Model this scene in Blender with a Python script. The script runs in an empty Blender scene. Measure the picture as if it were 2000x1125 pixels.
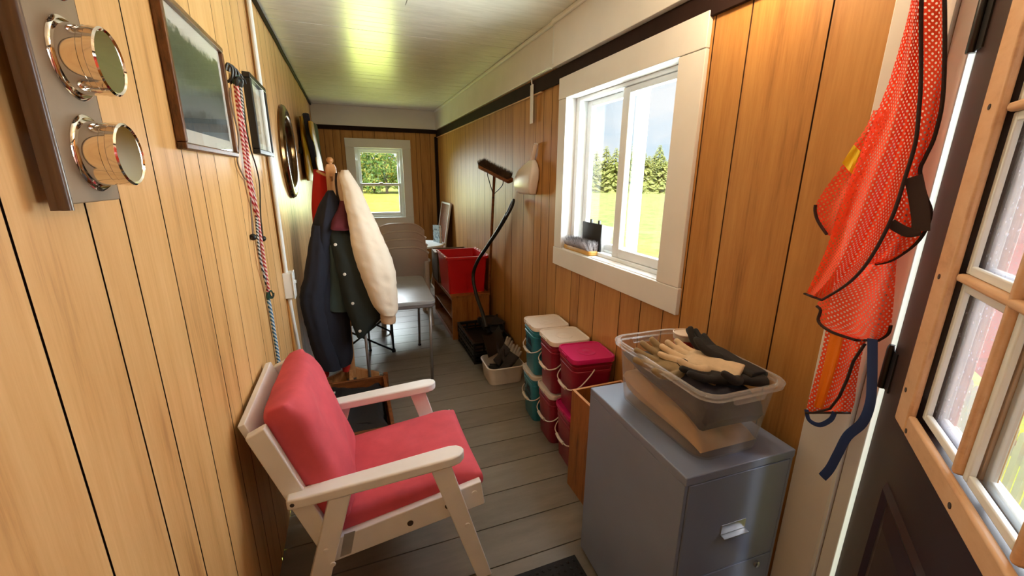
import bpy, bmesh, math, random
from mathutils import Vector, Matrix, Euler, noise
from math import sin, cos, pi, radians as rad
import numpy as np

C = bpy.context.scene.collection
SC = bpy.context.scene
R = random.Random(7)

# ------------------------------------------------------------------ camera
H = 1.5
F_PX, CX, CY = 805.5, 1000.0, 562.5
def cam_axes(yaw=21.05, pitch=15.04, roll=.554):
    y, p, r = rad(yaw), rad(pitch), rad(roll)
    f = Vector((sin(y)*cos(p), cos(y)*cos(p), -sin(p)))
    ri = Vector((cos(y), -sin(y), 0)); up = ri.cross(f)
    return cos(r)*ri + sin(r)*up, -sin(r)*ri + cos(r)*up, f
RX, UP, FW = cam_axes()
EYE = Vector((0, 0, H))
cd = bpy.data.cameras.new('camera'); cam = bpy.data.objects.new('camera', cd); C.objects.link(cam)
cd.sensor_width = 36; cd.lens = F_PX/2000*36; cd.clip_start = .02; cd.clip_end = 500
cam.matrix_world = Matrix(((RX.x, UP.x, -FW.x, EYE.x), (RX.y, UP.y, -FW.y, EYE.y), (RX.z, UP.z, -FW.z, EYE.z), (0, 0, 0, 1)))
SC.camera = cam

# ------------------------------------------------------------------ sky, sun, daylight, exposure
SC.view_settings.view_transform = 'Standard'; SC.view_settings.look = 'None'
SC.view_settings.gamma = 1; SC.view_settings.use_curve_mapping = False
SC.view_settings.exposure = 0.2
W = bpy.data.worlds.new('sky'); SC.world = W; W.use_nodes = True
nt = W.node_tree; nt.nodes.clear()
def wn(t, **k):
    n = nt.nodes.new(t)
    for a, b in k.items(): setattr(n, a, b)
    return n
tc = wn('ShaderNodeTexCoord'); mp = wn('ShaderNodeMapping'); mp.inputs['Scale'].default_value = (2.2, 2.2, 7)
nz = wn('ShaderNodeTexNoise'); nz.inputs['Scale'].default_value = 1.3; nz.inputs['Detail'].default_value = 6
cr = wn('ShaderNodeValToRGB'); cr.color_ramp.elements[0].position = .30; cr.color_ramp.elements[1].position = .53
cr.color_ramp.elements[0].color = (.62, .82, .97, 1); cr.color_ramp.elements[1].color = (1, 1, 1, 1)
bg = wn('ShaderNodeBackground'); bg.inputs['Strength'].default_value = .92
wo = wn('ShaderNodeOutputWorld')
for a, b in ((tc.outputs['Generated'], mp.inputs[0]), (mp.outputs[0], nz.inputs['Vector']), (nz.outputs['Fac'], cr.inputs[0]), (cr.outputs[0], bg.inputs[0]), (bg.outputs[0], wo.inputs[0])): nt.links.new(a, b)

def light(name, kind, loc, energy, color, aim=None, size=None, spread=None):
    l = bpy.data.lights.new(name, kind); l.energy = energy; l.color = color
    o = bpy.data.objects.new(name, l); C.objects.link(o); o.location = loc
    if aim is not None: o.rotation_euler = Vector(aim).to_track_quat('-Z', 'Y').to_euler()
    if kind == 'AREA': l.shape = 'RECTANGLE'; l.size, l.size_y = size
    if spread: l.spread = spread
    return o
sun = light('sun', 'SUN', (0, -20, 30), 6.2, (1, .97, .90), aim=(.38, .72, -.85)); sun.data.angle = rad(.6)
light('window_daylight', 'AREA', (1.50, 1.81, 1.62), 26, (.88, .95, 1), aim=(-1, .1, -.25), size=(.85, .95))
light('side_field_bounce', 'AREA', (1.50, 1.81, 1.35), 19, (.92, 1, .86), aim=(-1, .1, .55), size=(.85, .6), spread=rad(130))
light('far_window_daylight', 'AREA', (.40, 6.33, 1.45), 22, (.86, .95, 1), aim=(0, -1, -.75), size=(.6, .85), spread=rad(100))
light('field_bounce', 'AREA', (.40, 6.36, 1.25), 7.5, (.86, 1, .24), aim=(0, -1, .55), size=(.58, .6), spread=rad(120))
light('door_daylight', 'AREA', (2.7, .05, 1.55), 165, (.88, .94, 1), aim=(-1, .06, -.1), size=(1.5, 2.0))

# ------------------------------------------------------------------ helpers
XL, XR, YF, YB, ZC = -.38, 1.2, 6.1, -1.0, 2.365
def ray(px, py): return RX*((px-CX)/F_PX) - UP*((py-CY)/F_PX) + FW
def onX(px, py, x): d = ray(px, py); return EYE + d*(x/d.x)
def onY(px, py, y): d = ray(px, py); return EYE + d*(y/d.y)
def onZ(px, py, z): d = ray(px, py); return EYE + d*((z-H)/d.z)

def lin(c): c /= 255; return c/12.92 if c <= .04045 else ((c+.055)/1.055)**2.4
def S(r, g, b): return (lin(r), lin(g), lin(b), 1)

class NT:
    def __init__(s, name):
        s.m = bpy.data.materials.new(name); s.m.use_nodes = True; s.t = s.m.node_tree
        s.b = s.t.nodes['Principled BSDF']; s.out = s.t.nodes['Material Output']
    def n(s, typ, ins=None, **k):
        n = s.t.nodes.new(typ)
        for a, b in k.items(): setattr(n, a, b)
        for a, b in (ins or {}).items():
            if hasattr(b, 'is_output'): s.t.links.new(b, n.inputs[a])
            else: n.inputs[a].default_value = b
        return n
    def link(s, a, b): s.t.links.new(a, b)
    def math(s, op, a, b=0.0, c=None):
        n = s.n('ShaderNodeMath', {0: a, 1: b}, operation=op)
        if c is not None:
            if hasattr(c, 'is_output'): s.link(c, n.inputs[2])
            else: n.inputs[2].default_value = c
        return n.outputs[0]
    def ramp(s, fac, stops):
        n = s.n('ShaderNodeValToRGB', {0: fac}); e = n.color_ramp.elements
        while len(e) < len(stops): e.new(.5)
        for i, (p, c) in enumerate(stops): e[i].position = p; e[i].color = c
        return n.outputs[0]
    def mix(s, fac, a, b, mode='MIX'):
        n = s.n('ShaderNodeMix', data_type='RGBA', blend_type=mode)
        for i, v in ((0, fac), (6, a), (7, b)):
            if hasattr(v, 'is_output'): s.link(v, n.inputs[i])
            else: n.inputs[i].default_value = v
        return n.outputs[2]
    def coords(s, scale=(1, 1, 1), rot=(0, 0, 0), which='Object'):
        t = s.n('ShaderNodeTexCoord'); m = s.n('ShaderNodeMapping', {'Scale': scale, 'Rotation': rot}); s.link(t.outputs[which], m.inputs[0]); return m.outputs[0]
    def noise(s, vec, scale=5., detail=4., rough=.55): return s.n('ShaderNodeTexNoise', {'Vector': vec, 'Scale': scale, 'Detail': detail, 'Roughness': rough}).outputs['Fac']
    def bump(s, h, strength=.3, dist=.002):
        n = s.n('ShaderNodeBump', {'Height': h, 'Strength': strength, 'Distance': dist}); s.link(n.outputs[0], s.b.inputs['Normal'])
    def base(s, c):
        if hasattr(c, 'is_output'): s.link(c, s.b.inputs['Base Color'])
        else: s.b.inputs['Base Color'].default_value = c

def plain(name, c, rough=.5, metal=0., var=.12, vscale=6., bump=0., bscale=60., spec=.5, coat=0.):
    k = NT(name); v = k.coords()
    f = k.noise(v, vscale, 5)
    lo = tuple(x*(1-var) for x in c[:3])+(1,); hi = tuple(min(1, x*(1+var)) for x in c[:3])+(1,)
    k.base(k.ramp(f, [(.3, lo), (.7, hi)]))
    k.b.inputs['Roughness'].default_value = rough; k.b.inputs['Metallic'].default_value = metal
    k.b.inputs['Specular IOR Level'].default_value = spec; k.b.inputs['Coat Weight'].default_value = coat
    if bump: k.bump(k.noise(v, bscale, 4), bump, .002)
    return k.m

def wood(name, dark, mid, light, scale=(1, 1, 1), rough=.45, grain=1., coat=0.):
    k = NT(name); v = k.coords(scale)
    isl = k.n('ShaderNodeNewGeometry').outputs['Random Per Island']
    off = k.n('ShaderNodeCombineXYZ', {0: k.math('MULTIPLY', isl, 37.), 1: k.math('MULTIPLY', isl, 91.), 2: k.math('MULTIPLY', isl, 53.)}).outputs[0]
    v2 = k.n('ShaderNodeVectorMath', {0: v, 1: off}, operation='ADD').outputs[0]
    a = k.noise(v2, 3., 8., .62); b = k.noise(v2, 14., 6., .7)
    f = k.math('ADD', k.math('MULTIPLY', a, .7), k.math('MULTIPLY', b, .3))
    f = k.math('ADD', f, k.math('MULTIPLY', k.math('SUBTRACT', isl, .5), .06))
    k.base(k.ramp(f, [(.36, dark), (.47, mid), (.64, light)]))
    k.b.inputs['Roughness'].default_value = rough; k.b.inputs['Coat Weight'].default_value = coat; k.b.inputs['Coat Roughness'].default_value = .2
    k.bump(f, .15*grain, .002)
    return k.m

M = {}
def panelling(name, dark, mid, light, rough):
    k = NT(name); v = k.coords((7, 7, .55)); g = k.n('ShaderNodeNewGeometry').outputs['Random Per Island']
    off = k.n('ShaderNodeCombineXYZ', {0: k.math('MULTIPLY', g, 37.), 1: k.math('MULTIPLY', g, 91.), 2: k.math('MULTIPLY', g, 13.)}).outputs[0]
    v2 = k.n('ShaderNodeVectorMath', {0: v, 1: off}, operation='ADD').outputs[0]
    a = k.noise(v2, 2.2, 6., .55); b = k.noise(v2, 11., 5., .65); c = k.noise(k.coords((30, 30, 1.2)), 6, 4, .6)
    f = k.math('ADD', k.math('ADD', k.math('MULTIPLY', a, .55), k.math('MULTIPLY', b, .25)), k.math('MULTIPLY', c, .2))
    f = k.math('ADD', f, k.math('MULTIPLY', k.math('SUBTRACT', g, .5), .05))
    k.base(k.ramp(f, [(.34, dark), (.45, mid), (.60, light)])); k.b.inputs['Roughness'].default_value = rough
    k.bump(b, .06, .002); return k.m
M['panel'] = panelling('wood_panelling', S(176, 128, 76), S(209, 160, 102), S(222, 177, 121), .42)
M['panel_right'] = panelling('wood_panelling_warm_lit', S(140, 92, 44), S(174, 120, 60), S(190, 138, 74), .50)  # same panelling, warm lamp light put into a deeper orange
M['groove'] = plain('panel_groove', S(62, 32, 18), .7)
M['darktrim'] = plain('dark_brown_trim', S(40, 24, 20), .75, var=.25, spec=.15)
M['white'] = plain('white_paint', S(230, 228, 226), .4, var=.05, vscale=3, bump=.1, bscale=25)
M['vinyl'] = plain('white_vinyl', S(232, 236, 238), .3, var=.02)
M['whitechair'] = plain('white_chair_paint', S(238, 237, 240), .38, var=.04, vscale=9, bump=.12, bscale=30)
M['oak'] = wood('bare_oak', S(196, 150, 112), S(212, 168, 128), S(222, 182, 144), (2, 2, 5), .5, .4)
M['brownwood'] = wood('brown_stained_wood', S(70, 38, 18), S(112, 62, 28), S(138, 82, 40), (3, 12, 12), .45)
M['plywood'] = wood('orange_plywood', S(110, 62, 22), S(150, 90, 36), S(170, 108, 50), (10, 10, 1.2), .42)
M['plyedge'] = plain('plywood_edge', S(205, 152, 108), .6)
M['black'] = plain('black_plastic', S(20, 20, 22), .4, var=.2)
M['blackmetal'] = plain('black_metal', S(18, 18, 20), .35, metal=.0)
M['steel'] = plain('galvanised_steel', S(190, 190, 192), .3, metal=.9)
M['chrome'] = plain('chrome', S(235, 228, 220), .06, metal=1., var=.01)
M['cabinet'] = plain('grey_blue_enamel', S(124, 136, 164), .35, var=.05, vscale=4)
M['rubber'] = plain('black_rubber', S(24, 22, 26), .8)
M['hole'] = plain('dark_hole', S(60, 52, 50), .6)

def glass_mat(name, tint=(.97, .99, 1, 1), refl=.7, dirt=0., dirtcol=(.8, .78, .85, 1)):
    k = NT(name); t = k.n('ShaderNodeBsdfTransparent', {'Color': tint}); g = k.n('ShaderNodeBsdfGlossy', {'Color': (1, 1, 1, 1), 'Roughness': .02})
    fr = k.math('ADD', .045 if refl > .5 else .02, k.math('POWER', k.n('ShaderNodeLayerWeight', {'Blend': .5}).outputs['Facing'], 4.))
    m = k.n('ShaderNodeMixShader', {0: k.math('MULTIPLY', fr, refl), 1: t.outputs[0], 2: g.outputs[0]})
    if dirt:
        v = k.coords(); f = k.noise(v, 9, 6, .7); sp = k.n('ShaderNodeTexVoronoi', {'Vector': v, 'Scale': 70.}).outputs['Distance']
        spk = k.ramp(sp, [(.10, (1, 1, 1, 1)), (.22, (0, 0, 0, 1))])
        fac = k.math('ADD', k.math('MULTIPLY', f, dirt), k.math('MULTIPLY', spk, dirt*.8))
        d = k.n('ShaderNodeBsdfTranslucent', {'Color': dirtcol}); d2 = k.n('ShaderNodeBsdfDiffuse', {'Color': dirtcol})
        dd = k.n('ShaderNodeMixShader', {0: .5, 1: d.outputs[0], 2: d2.outputs[0]})
        m = k.n('ShaderNodeMixShader', {0: fac, 1: m.outputs[0], 2: dd.outputs[0]})
    k.link(m.outputs[0], k.out.inputs[0]); return k.m
M['glass'] = glass_mat('window_glass')
M['picglass'] = glass_mat('picture_glass', refl=.35)
M['dirtyglass'] = glass_mat('dusty_glass', dirt=.36, dirtcol=(.72, .68, .78, 1))

# mesh builders ------------------------------------------------------
def BM(): return bmesh.new()
def quad(bm, pts, mi=0):
    f = bm.faces.new([bm.verts.new(p) for p in pts]); f.material_index = mi; return f
def box(bm, lo, hi, mi=0, mat=None):
    (a, b, c), (d, e, f) = lo, hi
    P = [Vector(p) for p in ((a, b, c), (d, b, c), (d, e, c), (a, e, c), (a, b, f), (d, b, f), (d, e, f), (a, e, f))]
    if mat is not None: P = [mat @ p for p in P]
    vs = [bm.verts.new(p) for p in P]
    for q in ((0, 3, 2, 1), (4, 5, 6, 7), (0, 1, 5, 4), (1, 2, 6, 5), (2, 3, 7, 6), (3, 0, 4, 7)):
        bm.faces.new([vs[i] for i in q]).material_index = mi
    return vs
def prism(bm, poly, vec, mi=0):
    v = Vector(vec); a = [bm.verts.new(Vector(p)) for p in poly]; b = [bm.verts.new(Vector(p)+v) for p in poly]; n = len(poly)
    bm.faces.new(a).material_index = mi; bm.faces.new(b[::-1]).material_index = mi
    for i in range(n): bm.faces.new((a[i], b[i], b[(i+1) % n], a[(i+1) % n])).material_index = mi
def catmull(pts, k=6):
    pts = [Vector(p) for p in pts]; n = len(pts); out = []
    for i in range(n-1):
        p0, p1, p2, p3 = pts[max(i-1, 0)], pts[i], pts[i+1], pts[min(i+2, n-1)]
        for j in range(k):
            t = j/k
            out.append(.5*((2*p1)+(p2-p0)*t+(2*p0-5*p1+4*p2-p3)*t*t+(3*p1-p0-3*p2+p3)*t**3))
    out.append(pts[-1]); return out
def tube(bm, pts, r, n=10, k=0, mi=0, cap=True, flat=None):
    """round bar along a polyline; r one radius or one per point; flat=(w,t) gives a strap"""
    m = len(pts)
    if k:
        if not isinstance(r, (int, float)):
            r = [v.x for v in catmull([(a, 0, 0) for a in r], k)]
        pts = catmull(pts, k)
    pts = [Vector(p) for p in pts]; rings = []; up = None
    for i, p in enumerate(pts):
        t = (pts[min(i+1, len(pts)-1)]-pts[max(i-1, 0)]).normalized()
        if up is None:
            up = Vector((0, 0, 1)) if abs(t.z) < .9 else Vector((0, 1, 0))
            if flat and len(flat) > 2: up = Vector(flat[2])
        u = (up-t*up.dot(t)).normalized(); w = t.cross(u); up = u
        rr = r if isinstance(r, (int, float)) else r[i]
        if flat: rings.append([bm.verts.new(p+w*(flat[0]/2*cos(a))*1.0+u*(flat[1]/2*sin(a))) for a in [2*pi*j/n for j in range(n)]])
        else: rings.append([bm.verts.new(p+(u*cos(a)+w*sin(a))*rr) for a in [2*pi*j/n for j in range(n)]])
    skin(bm, rings, cap, mi)
def skin(bm, rings, cap=True, mi=0):
    n = len(rings[0])
    for a, b in zip(rings, rings[1:]):
        for j in range(n): bm.faces.new((a[j], a[(j+1) % n], b[(j+1) % n], b[j])).material_index = mi
    if cap:
        bm.faces.new(rings[0][::-1]).material_index = mi; bm.faces.new(rings[-1]).material_index = mi
def lathe(bm, prof, n=32, mat=None, mi=0, cap=True):
    rings = []
    for r, z in prof:
        ring = []
        for j in range(n):
            p = Vector((r*cos(2*pi*j/n), r*sin(2*pi*j/n), z)); ring.append(bm.verts.new(mat @ p if mat is not None else p))
        rings.append(ring)
    skin(bm, rings, cap, mi)
def rrect(w, d, r, k=5):
    out = []
    for cx, cy, a0 in ((w/2-r, d/2-r, 0), (-w/2+r, d/2-r, pi/2), (-w/2+r, -d/2+r, pi), (w/2-r, -d/2+r, 3*pi/2)):
        for j in range(k+1):
            a = a0+pi/2*j/k; out.append((cx+r*cos(a), cy+r*sin(a)))
    return out
def rings_rr(bm, secs, mi=0, cap=(True, True), mat=None, k=5):
    """stack of rounded rectangles (w, d, r, z[, cx, cy])"""
    rs = []
    for s in secs:
        cx, cy = (s[4], s[5]) if len(s) > 4 else (0, 0)
        rs.append([bm.verts.new((mat @ Vector((x+cx, y+cy, s[3]))) if mat is not None else (x+cx, y+cy, s[3])) for x, y in rrect(s[0], s[1], s[2], k)])
    n = len(rs[0])
    for a, b in zip(rs, rs[1:]):
        for j in range(n): bm.faces.new((a[j], a[(j+1) % n], b[(j+1) % n], b[j])).material_index = mi
    if cap[0]: bm.faces.new(rs[0][::-1]).material_index = mi
    if cap[1]: bm.faces.new(rs[-1]).material_index = mi
    return rs

def root_of(o):
    while o.parent: o = o.parent
    return o
def obj(name, bm, mat, parent=None, local=False, smooth=False, bevel=0., sub=0, solid=0., angle=35, remesh=0.):
    if parent is not None and not local:
        r = root_of(parent); bm.transform((Matrix.Translation(r.location) @ r.rotation_euler.to_matrix().to_4x4()).inverted())
    bmesh.ops.recalc_face_normals(bm, faces=bm.faces[:])
    me = bpy.data.meshes.new(name); bm.to_mesh(me); bm.free()
    for m in (mat if isinstance(mat, (list, tuple)) else [mat]): me.materials.append(M[m] if isinstance(m, str) else m)
    o = bpy.data.objects.new(name, me); C.objects.link(o)
    if parent is not None: o.parent = parent
    if smooth or bevel or sub:
        me.polygons.foreach_set('use_smooth', [True]*len(me.polygons))
        if not sub:
            at = me.attributes.new('sharp_edge', 'BOOLEAN', 'EDGE')
            b2 = bmesh.new(); b2.from_mesh(me); vals = [(len(e.link_faces) != 2) or e.calc_face_angle(0) > rad(angle) for e in b2.edges]; b2.free()
            if not bevel: at.data.foreach_set('value', vals)
    if solid: s = o.modifiers.new('solid', 'SOLIDIFY'); s.thickness = solid; s.offset = 0
    if remesh:
        r = o.modifiers.new('remesh', 'REMESH'); r.mode = 'VOXEL'; r.voxel_size = remesh; r.use_smooth_shade = True
        s = o.modifiers.new('smooth', 'SMOOTH'); s.iterations = 4; s.factor = .6
    if bevel:
        b = o.modifiers.new('bevel', 'BEVEL'); b.width = bevel; b.segments = 2; b.limit_method = 'ANGLE'; b.angle_limit = rad(40); b.harden_normals = True
    if sub: s = o.modifiers.new('sub', 'SUBSURF'); s.levels = s.render_levels = sub
    return o
def tag(o, label=None, cat=None, group=None, kind=None):
    if label: o['label'] = label
    if cat: o['category'] = cat
    if group: o['group'] = group
    if kind: o['kind'] = kind
    return o
def thing(name, label, cat, loc=(0, 0, 0), rotz=0, group=None):
    o = bpy.data.objects.new(name, None); C.objects.link(o); o.empty_display_size = .05
    o.location = loc; o.rotation_euler = (0, 0, rotz); return tag(o, label, cat, group)
def struct(name, bm, mat, **k): return tag(obj(name, bm, mat, **k), kind='structure')
def kids(o): return [c for c in bpy.data.objects if c.parent == o]
def dup(o, loc=None, rotz=None, label=None, parent=None):
    c = o.copy(); C.objects.link(c)
    if parent is not None: c.parent = parent
    if loc is not None: c.location = loc
    if rotz is not None: c.rotation_euler = (0, 0, rotz)
    if label: c['label'] = label
    for ch in kids(o): dup(ch, parent=c)
    return c

# cloth built as closed, softly folded bodies: rows of (left point, right point, half thickness vector)
def cloth_body(rows, n=28, k=5, fold=.06, freq=5, seed=0, twist=.0, power=1., wr=0., ws=(22, 22, 34)):
    L = catmull([r[0] for r in rows], k); Rr = catmull([r[1] for r in rows], k); T = catmull([r[2] for r in rows], k)
    bm = BM(); rings = []; rr = random.Random(seed); ph = [rr.uniform(0, 6.3) for _ in range(6)]
    for i, (a, b, t) in enumerate(zip(L, Rr, T)):
        c = (a+b)/2; h = (b-a)/2; v = i/len(L); ring = []
        for j in range(n):
            an = 2*pi*j/n
            ca, sa = cos(an), sin(an)
            ca = math.copysign(abs(ca)**power, ca); sa = math.copysign(abs(sa)**power, sa)
            f = 1+fold*(sin(freq*an+ph[0]+twist*v)*.6+sin((freq+3)*an+ph[1]-2*v)*.3+sin(9*v+ph[2]+an*2)*.35)
            g = 1+fold*.35*sin(14*v+ph[3]+3*an)
            p = c+h*ca*g+t*sa*f
            if wr:
                q = Vector((p.x*ws[0]+seed, p.y*ws[1], p.z*ws[2]+p.x*ws[0]*.8)); w = noise.noise(q)*.7+noise.noise(q*2.3)*.3
                p += (h.normalized()*ca+t.normalized()*sa)*wr*(1-2*abs(w))
            ring.append(bm.verts.new(p))
        rings.append(ring)
    skin(bm, rings)
    return bm

# ------------------------------------------------------------------ the room shell
def wall(name, origin, U, N, u0, u1, z0, z1, grooves, mats, holes=(), gw=.005, back=.10):
    """panelled wall: planks between grooves, recessed dark grooves, a back face; N points out of the room"""
    bm = BM(); O, U, N = Vector(origin), Vector(U), Vector(N)
    P = lambda u, z, d=0: O+U*u+N*d+Vector((0, 0, z))
    def grid(us, zs, d, mi):
        us = sorted(set(us)); zs = sorted(set(zs)); vs = {}
        def v(i, j):
            if (i, j) not in vs: vs[i, j] = bm.verts.new(P(us[i], zs[j], d))
            return vs[i, j]
        for i in range(len(us)-1):
            for j in range(len(zs)-1):
                uc, zc = (us[i]+us[i+1])/2, (zs[j]+zs[j+1])/2
                if any(a < uc < b and c < zc < e for a, b, c, e in holes): continue
                bm.faces.new((v(i, j), v(i+1, j), v(i+1, j+1), v(i, j+1))).material_index = mi
    hz = [z for h in holes for z in h[2:] if z0 < z < z1]; hu = [u for h in holes for u in h[:2]]
    g = sorted(x for x in grooves if u0 < x < u1); e = [u0]+g+[u1]
    for a, b in zip(e, e[1:]):
        a2 = a+(gw/2 if a != u0 else 0); b2 = b-(gw/2 if b != u1 else 0)
        grid([a2, b2]+[u for u in hu if a2 < u < b2], [z0, z1]+hz, 0, 0)
    grid([u0, u1]+hu, [z0, z1]+hz, .003, 1); grid([u0, u1]+hu, [z0, z1]+hz, back, 2)
    bm.normal_update()
    me = bpy.data.meshes.new(name); bm.to_mesh(me); bm.free()
    for m in mats: me.materials.append(M[m])
    o = bpy.data.objects.new(name, me); C.objects.link(o); return tag(o, kind='structure')

gl = [-.75, -.55, -.37, -.1, .08, .29, .45, .667, .831, .939, 1.106, 1.29, 1.406, 1.561, 1.817, 1.99, 2.13, 2.29, 2.43, 2.66, 2.78, 2.97, 3.15, 3.3, 3.52, 3.66, 3.86, 4.06, 4.2, 4.4, 4.52, 4.74, 4.95, 5.1, 5.3, 5.42, 5.62, 5.83, 5.97]
gr = [-.8, -.6, -.43, .62, .838, 1.086, 1.229, 1.327, 1.474, 1.63, 1.86, 2.029, 2.126, 2.33, 2.46, 2.582, 2.699, 2.896, 3.134, 3.297, 3.54, 3.7, 3.886, 4.106, 4.4, 4.56, 4.743, 4.95, 5.12, 5.36, 5.5, 5.75, 5.92]
gf = [-.25, -.151, -.059, .09, .218, .367, .525, .618, .75, .906, .962, 1.096]
WIN1 = (1.37, 2.25, 1.083, 1.936); WIN2 = (.10, .71, .94, 1.862); DOOR = (-.40, .54, 0, 2.05)
wall('wall_left', (XL, 0, 0), (0, 1, 0), (-1, 0, 0), YB, YF, 0, ZC, gl, ('panel', 'groove', 'white'))
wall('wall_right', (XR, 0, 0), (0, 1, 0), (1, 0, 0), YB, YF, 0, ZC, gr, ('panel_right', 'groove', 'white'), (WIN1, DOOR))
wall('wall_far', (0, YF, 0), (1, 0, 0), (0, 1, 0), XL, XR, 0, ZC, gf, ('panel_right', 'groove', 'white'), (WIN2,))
wall('wall_rear', (0, YB, 0), (1, 0, 0), (0, -1, 0), XL, XR, 0, ZC, [-.1, .2, .35, .6, .9], ('panel', 'groove', 'white'))

def floor_mat():
    k = NT('grey_floor_paint'); v = k.coords((1.2, 5, 1)); v1 = k.coords()
    isl = k.n('ShaderNodeNewGeometry').outputs['Random Per Island']
    f = k.math('ADD', k.math('ADD', k.math('MULTIPLY', k.noise(v, 3, 8, .65), .45), .275), k.math('MULTIPLY', k.math('SUBTRACT', isl, .5), .12))
    c = k.ramp(f, [(.35, S(112, 104, 96)), (.55, S(133, 125, 116)), (.7, S(147, 138, 128))])
    sp = k.ramp(k.noise(v1, 38, 5, .7), [(.66, (0, 0, 0, 1)), (.74, (1, 1, 1, 1))])
    c = k.mix(k.math('MULTIPLY', sp, .5), c, S(50, 46, 42)); k.base(c)
    k.b.inputs['Roughness'].default_value = .36; k.bump(k.noise(v, 9, 6, .7), .35, .004); return k.m
M['floor'] = floor_mat()
bm = BM(); y = YB; i = 0
edges = [YB]+[-.86+.19*j for j in range(0, 37)]
edges = [e for e in edges if e < YF-.05]+[YF]
for a, b in zip(edges, edges[1:]): box(bm, (XL, a+.0025, -.03), (XR, b-.0025, 0))
box(bm, (XL, YB, -.08), (XR, YF, -.02), 1)
struct('floor', bm, ('floor', 'groove'))

def ceil_mat():
    k = NT('glossy_white_ceiling_paint'); v = k.coords((1.5, 9, 1))
    n = k.noise(v, 4, 7, .6)
    c = k.ramp(n, [(.3, S(214, 212, 204)), (.6, S(230, 228, 220))])
    ch = k.ramp(k.noise(k.coords((2.5, 16, 1)), 3.2, 5, .75), [(.70, (0, 0, 0, 1)), (.73, (1, 1, 1, 1))])
    k.base(k.mix(k.math('MULTIPLY', ch, .6), c, S(120, 112, 98)))
    k.b.inputs['Roughness'].default_value = .27; k.b.inputs['Specular IOR Level'].default_value = .75
    k.bump(n, .18, .003); return k.m
M['ceil'] = ceil_mat()
r_c = random.Random(5); bm = BM(); e = [2.515+.0815*j for j in range(45)]; e = [x for x in e if x < YF-.03]+[YF]
for a, b in zip(e, e[1:]): box(bm, (XL, a+.0018, ZC+r_c.uniform(0, .0015)), (XR, b-.0018, ZC+.02))
for a, b in ((XL, .35), (.35, XR)):
    for c, d in ((YB, .9), (.9, 2.508)): box(bm, (a+.002, c+.004, ZC-.006), (b-.002, d-.004, ZC+.02))
box(bm, (XL, YB, ZC+.012), (XR, YF, ZC+.1), 1)
struct('ceiling', bm, ('ceil', 'groove'))

# mouldings
n_trim = [0]
def trim(lo, hi, mat, bevel=.003):
    n_trim[0] += 1; bm = BM(); box(bm, lo, hi); return struct('trim_%d' % n_trim[0], bm, mat, bevel=bevel)
trim((XR-.022, 2.40, 2.125), (XR, YF, ZC-.001), 'white')            # cornice board, right side
trim((XR-.042, YB, 2.115), (XR, 2.385, ZC-.006), 'white')           # its thicker near run
trim((XR-.040, 2.386, 2.135), (XR, 2.402, ZC-.001), 'vinyl')        # joint strip
trim((XR-.046, 2.40, ZC-.022), (XR-.0225, YF-.05, ZC-.001), 'white', .006)
trim((XR-.062, YB, ZC-.03), (XR-.0425, 2.385, ZC-.006), 'white', .006)
trim((XR-.016, YB, 2.03), (XR, YF, 2.114), 'darktrim')
trim((XR-.014, 2.6, 2.022), (XR, YF, 2.0295), 'oak', .001)  # thin tan strip put in for the light edge highlight
trim((XL, YF-.022, 2.125), (XR-.022, YF, ZC-.001), 'white')
trim((XL, YF-.018, 2.072), (XR-.016, YF, 2.124), 'darktrim')
trim((XR-.04, YF-.04, 0), (XR, YF, 2.03), 'darktrim')
trim((XL, YF-.035, 0), (XL+.035, YF, 2.07), 'darktrim')
trim((XL, 2.475, .02), (XL+.012, 2.51, ZC), 'panel_right', .004)    # moulding over the panel seam
bm = BM(); r2 = random.Random(3)                                    # dark strip put in for the shade of the ragged ceiling gap, left side
pts = [(XL+.006, yy, ZC-.012+r2.uniform(-.006, .004)) for yy in np.arange(2.55, YF, .22)]
tube(bm, pts, .013, 6); struct('trim_20', bm, 'darktrim', smooth=True)
trim((XR-.014, .575, 0), (XR, .69, 2.06), 'white')                   # door casing, hinge side
trim((XR-.014, -.53, 0), (XR, -.405, 2.06), 'white')
trim((XR-.016, -.53, 2.062), (XR, .69, 2.113), 'white')
# door frame
bm = BM()
box(bm, (XR-.006, .540, 0), (XR+.13, .574, 2.05)); box(bm, (XR-.006, -.404, 0), (XR+.13, -.385, 2.05)); box(bm, (XR-.006, -.385, 2.03), (XR+.13, .54, 2.05))
box(bm, (XR+.045, .52, 0), (XR+.13, .54, 2.03)); box(bm, (XR+.0, -.4, -.05), (XR+.13, .54, -.001))
struct('trim_30', bm, 'vinyl', bevel=.003)
trim((XR-.02, .5745, 0), (XR-.0145, .583, 2.05), 'vinyl', .001)      # weatherstrip edge

# ------------------------------------------------------------------ windows
w1 = thing('window_1', None, None, (XR, 1.81, 1.083)); tag(w1, kind='structure')
y0, y1, z0, z1 = WIN1
for nm, lo, hi in (('casing', (XR-.02, 1.24, 1.936), (XR, 2.34, 2.05)), ('casing', (XR-.018, 1.24, 1.08), (XR, y0, 1.935)), ('casing', (XR-.018, y1, 1.08), (XR, 2.34, 1.935)), ('casing', (XR-.02, 1.236, .968), (XR, 2.344, 1.079))):
    bm = BM(); box(bm, lo, hi); obj(nm, bm, 'white', w1, bevel=.003)
bm = BM(); box(bm, (XR-.004, y0-.02, z0-.02), (1.36, y1+.02, z0)); obj('sill', bm, 'white', w1, bevel=.002)
bm = BM(); box(bm, (XR-.002, y0-.02, z1), (1.36, y1+.02, z1+.02)); box(bm, (XR-.002, y0-.02, z0), (1.36, y0, z1)); box(bm, (XR-.002, y1, z0), (1.36, y1+.02, z1)); obj('jamb', bm, 'white', w1, bevel=.002)
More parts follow.
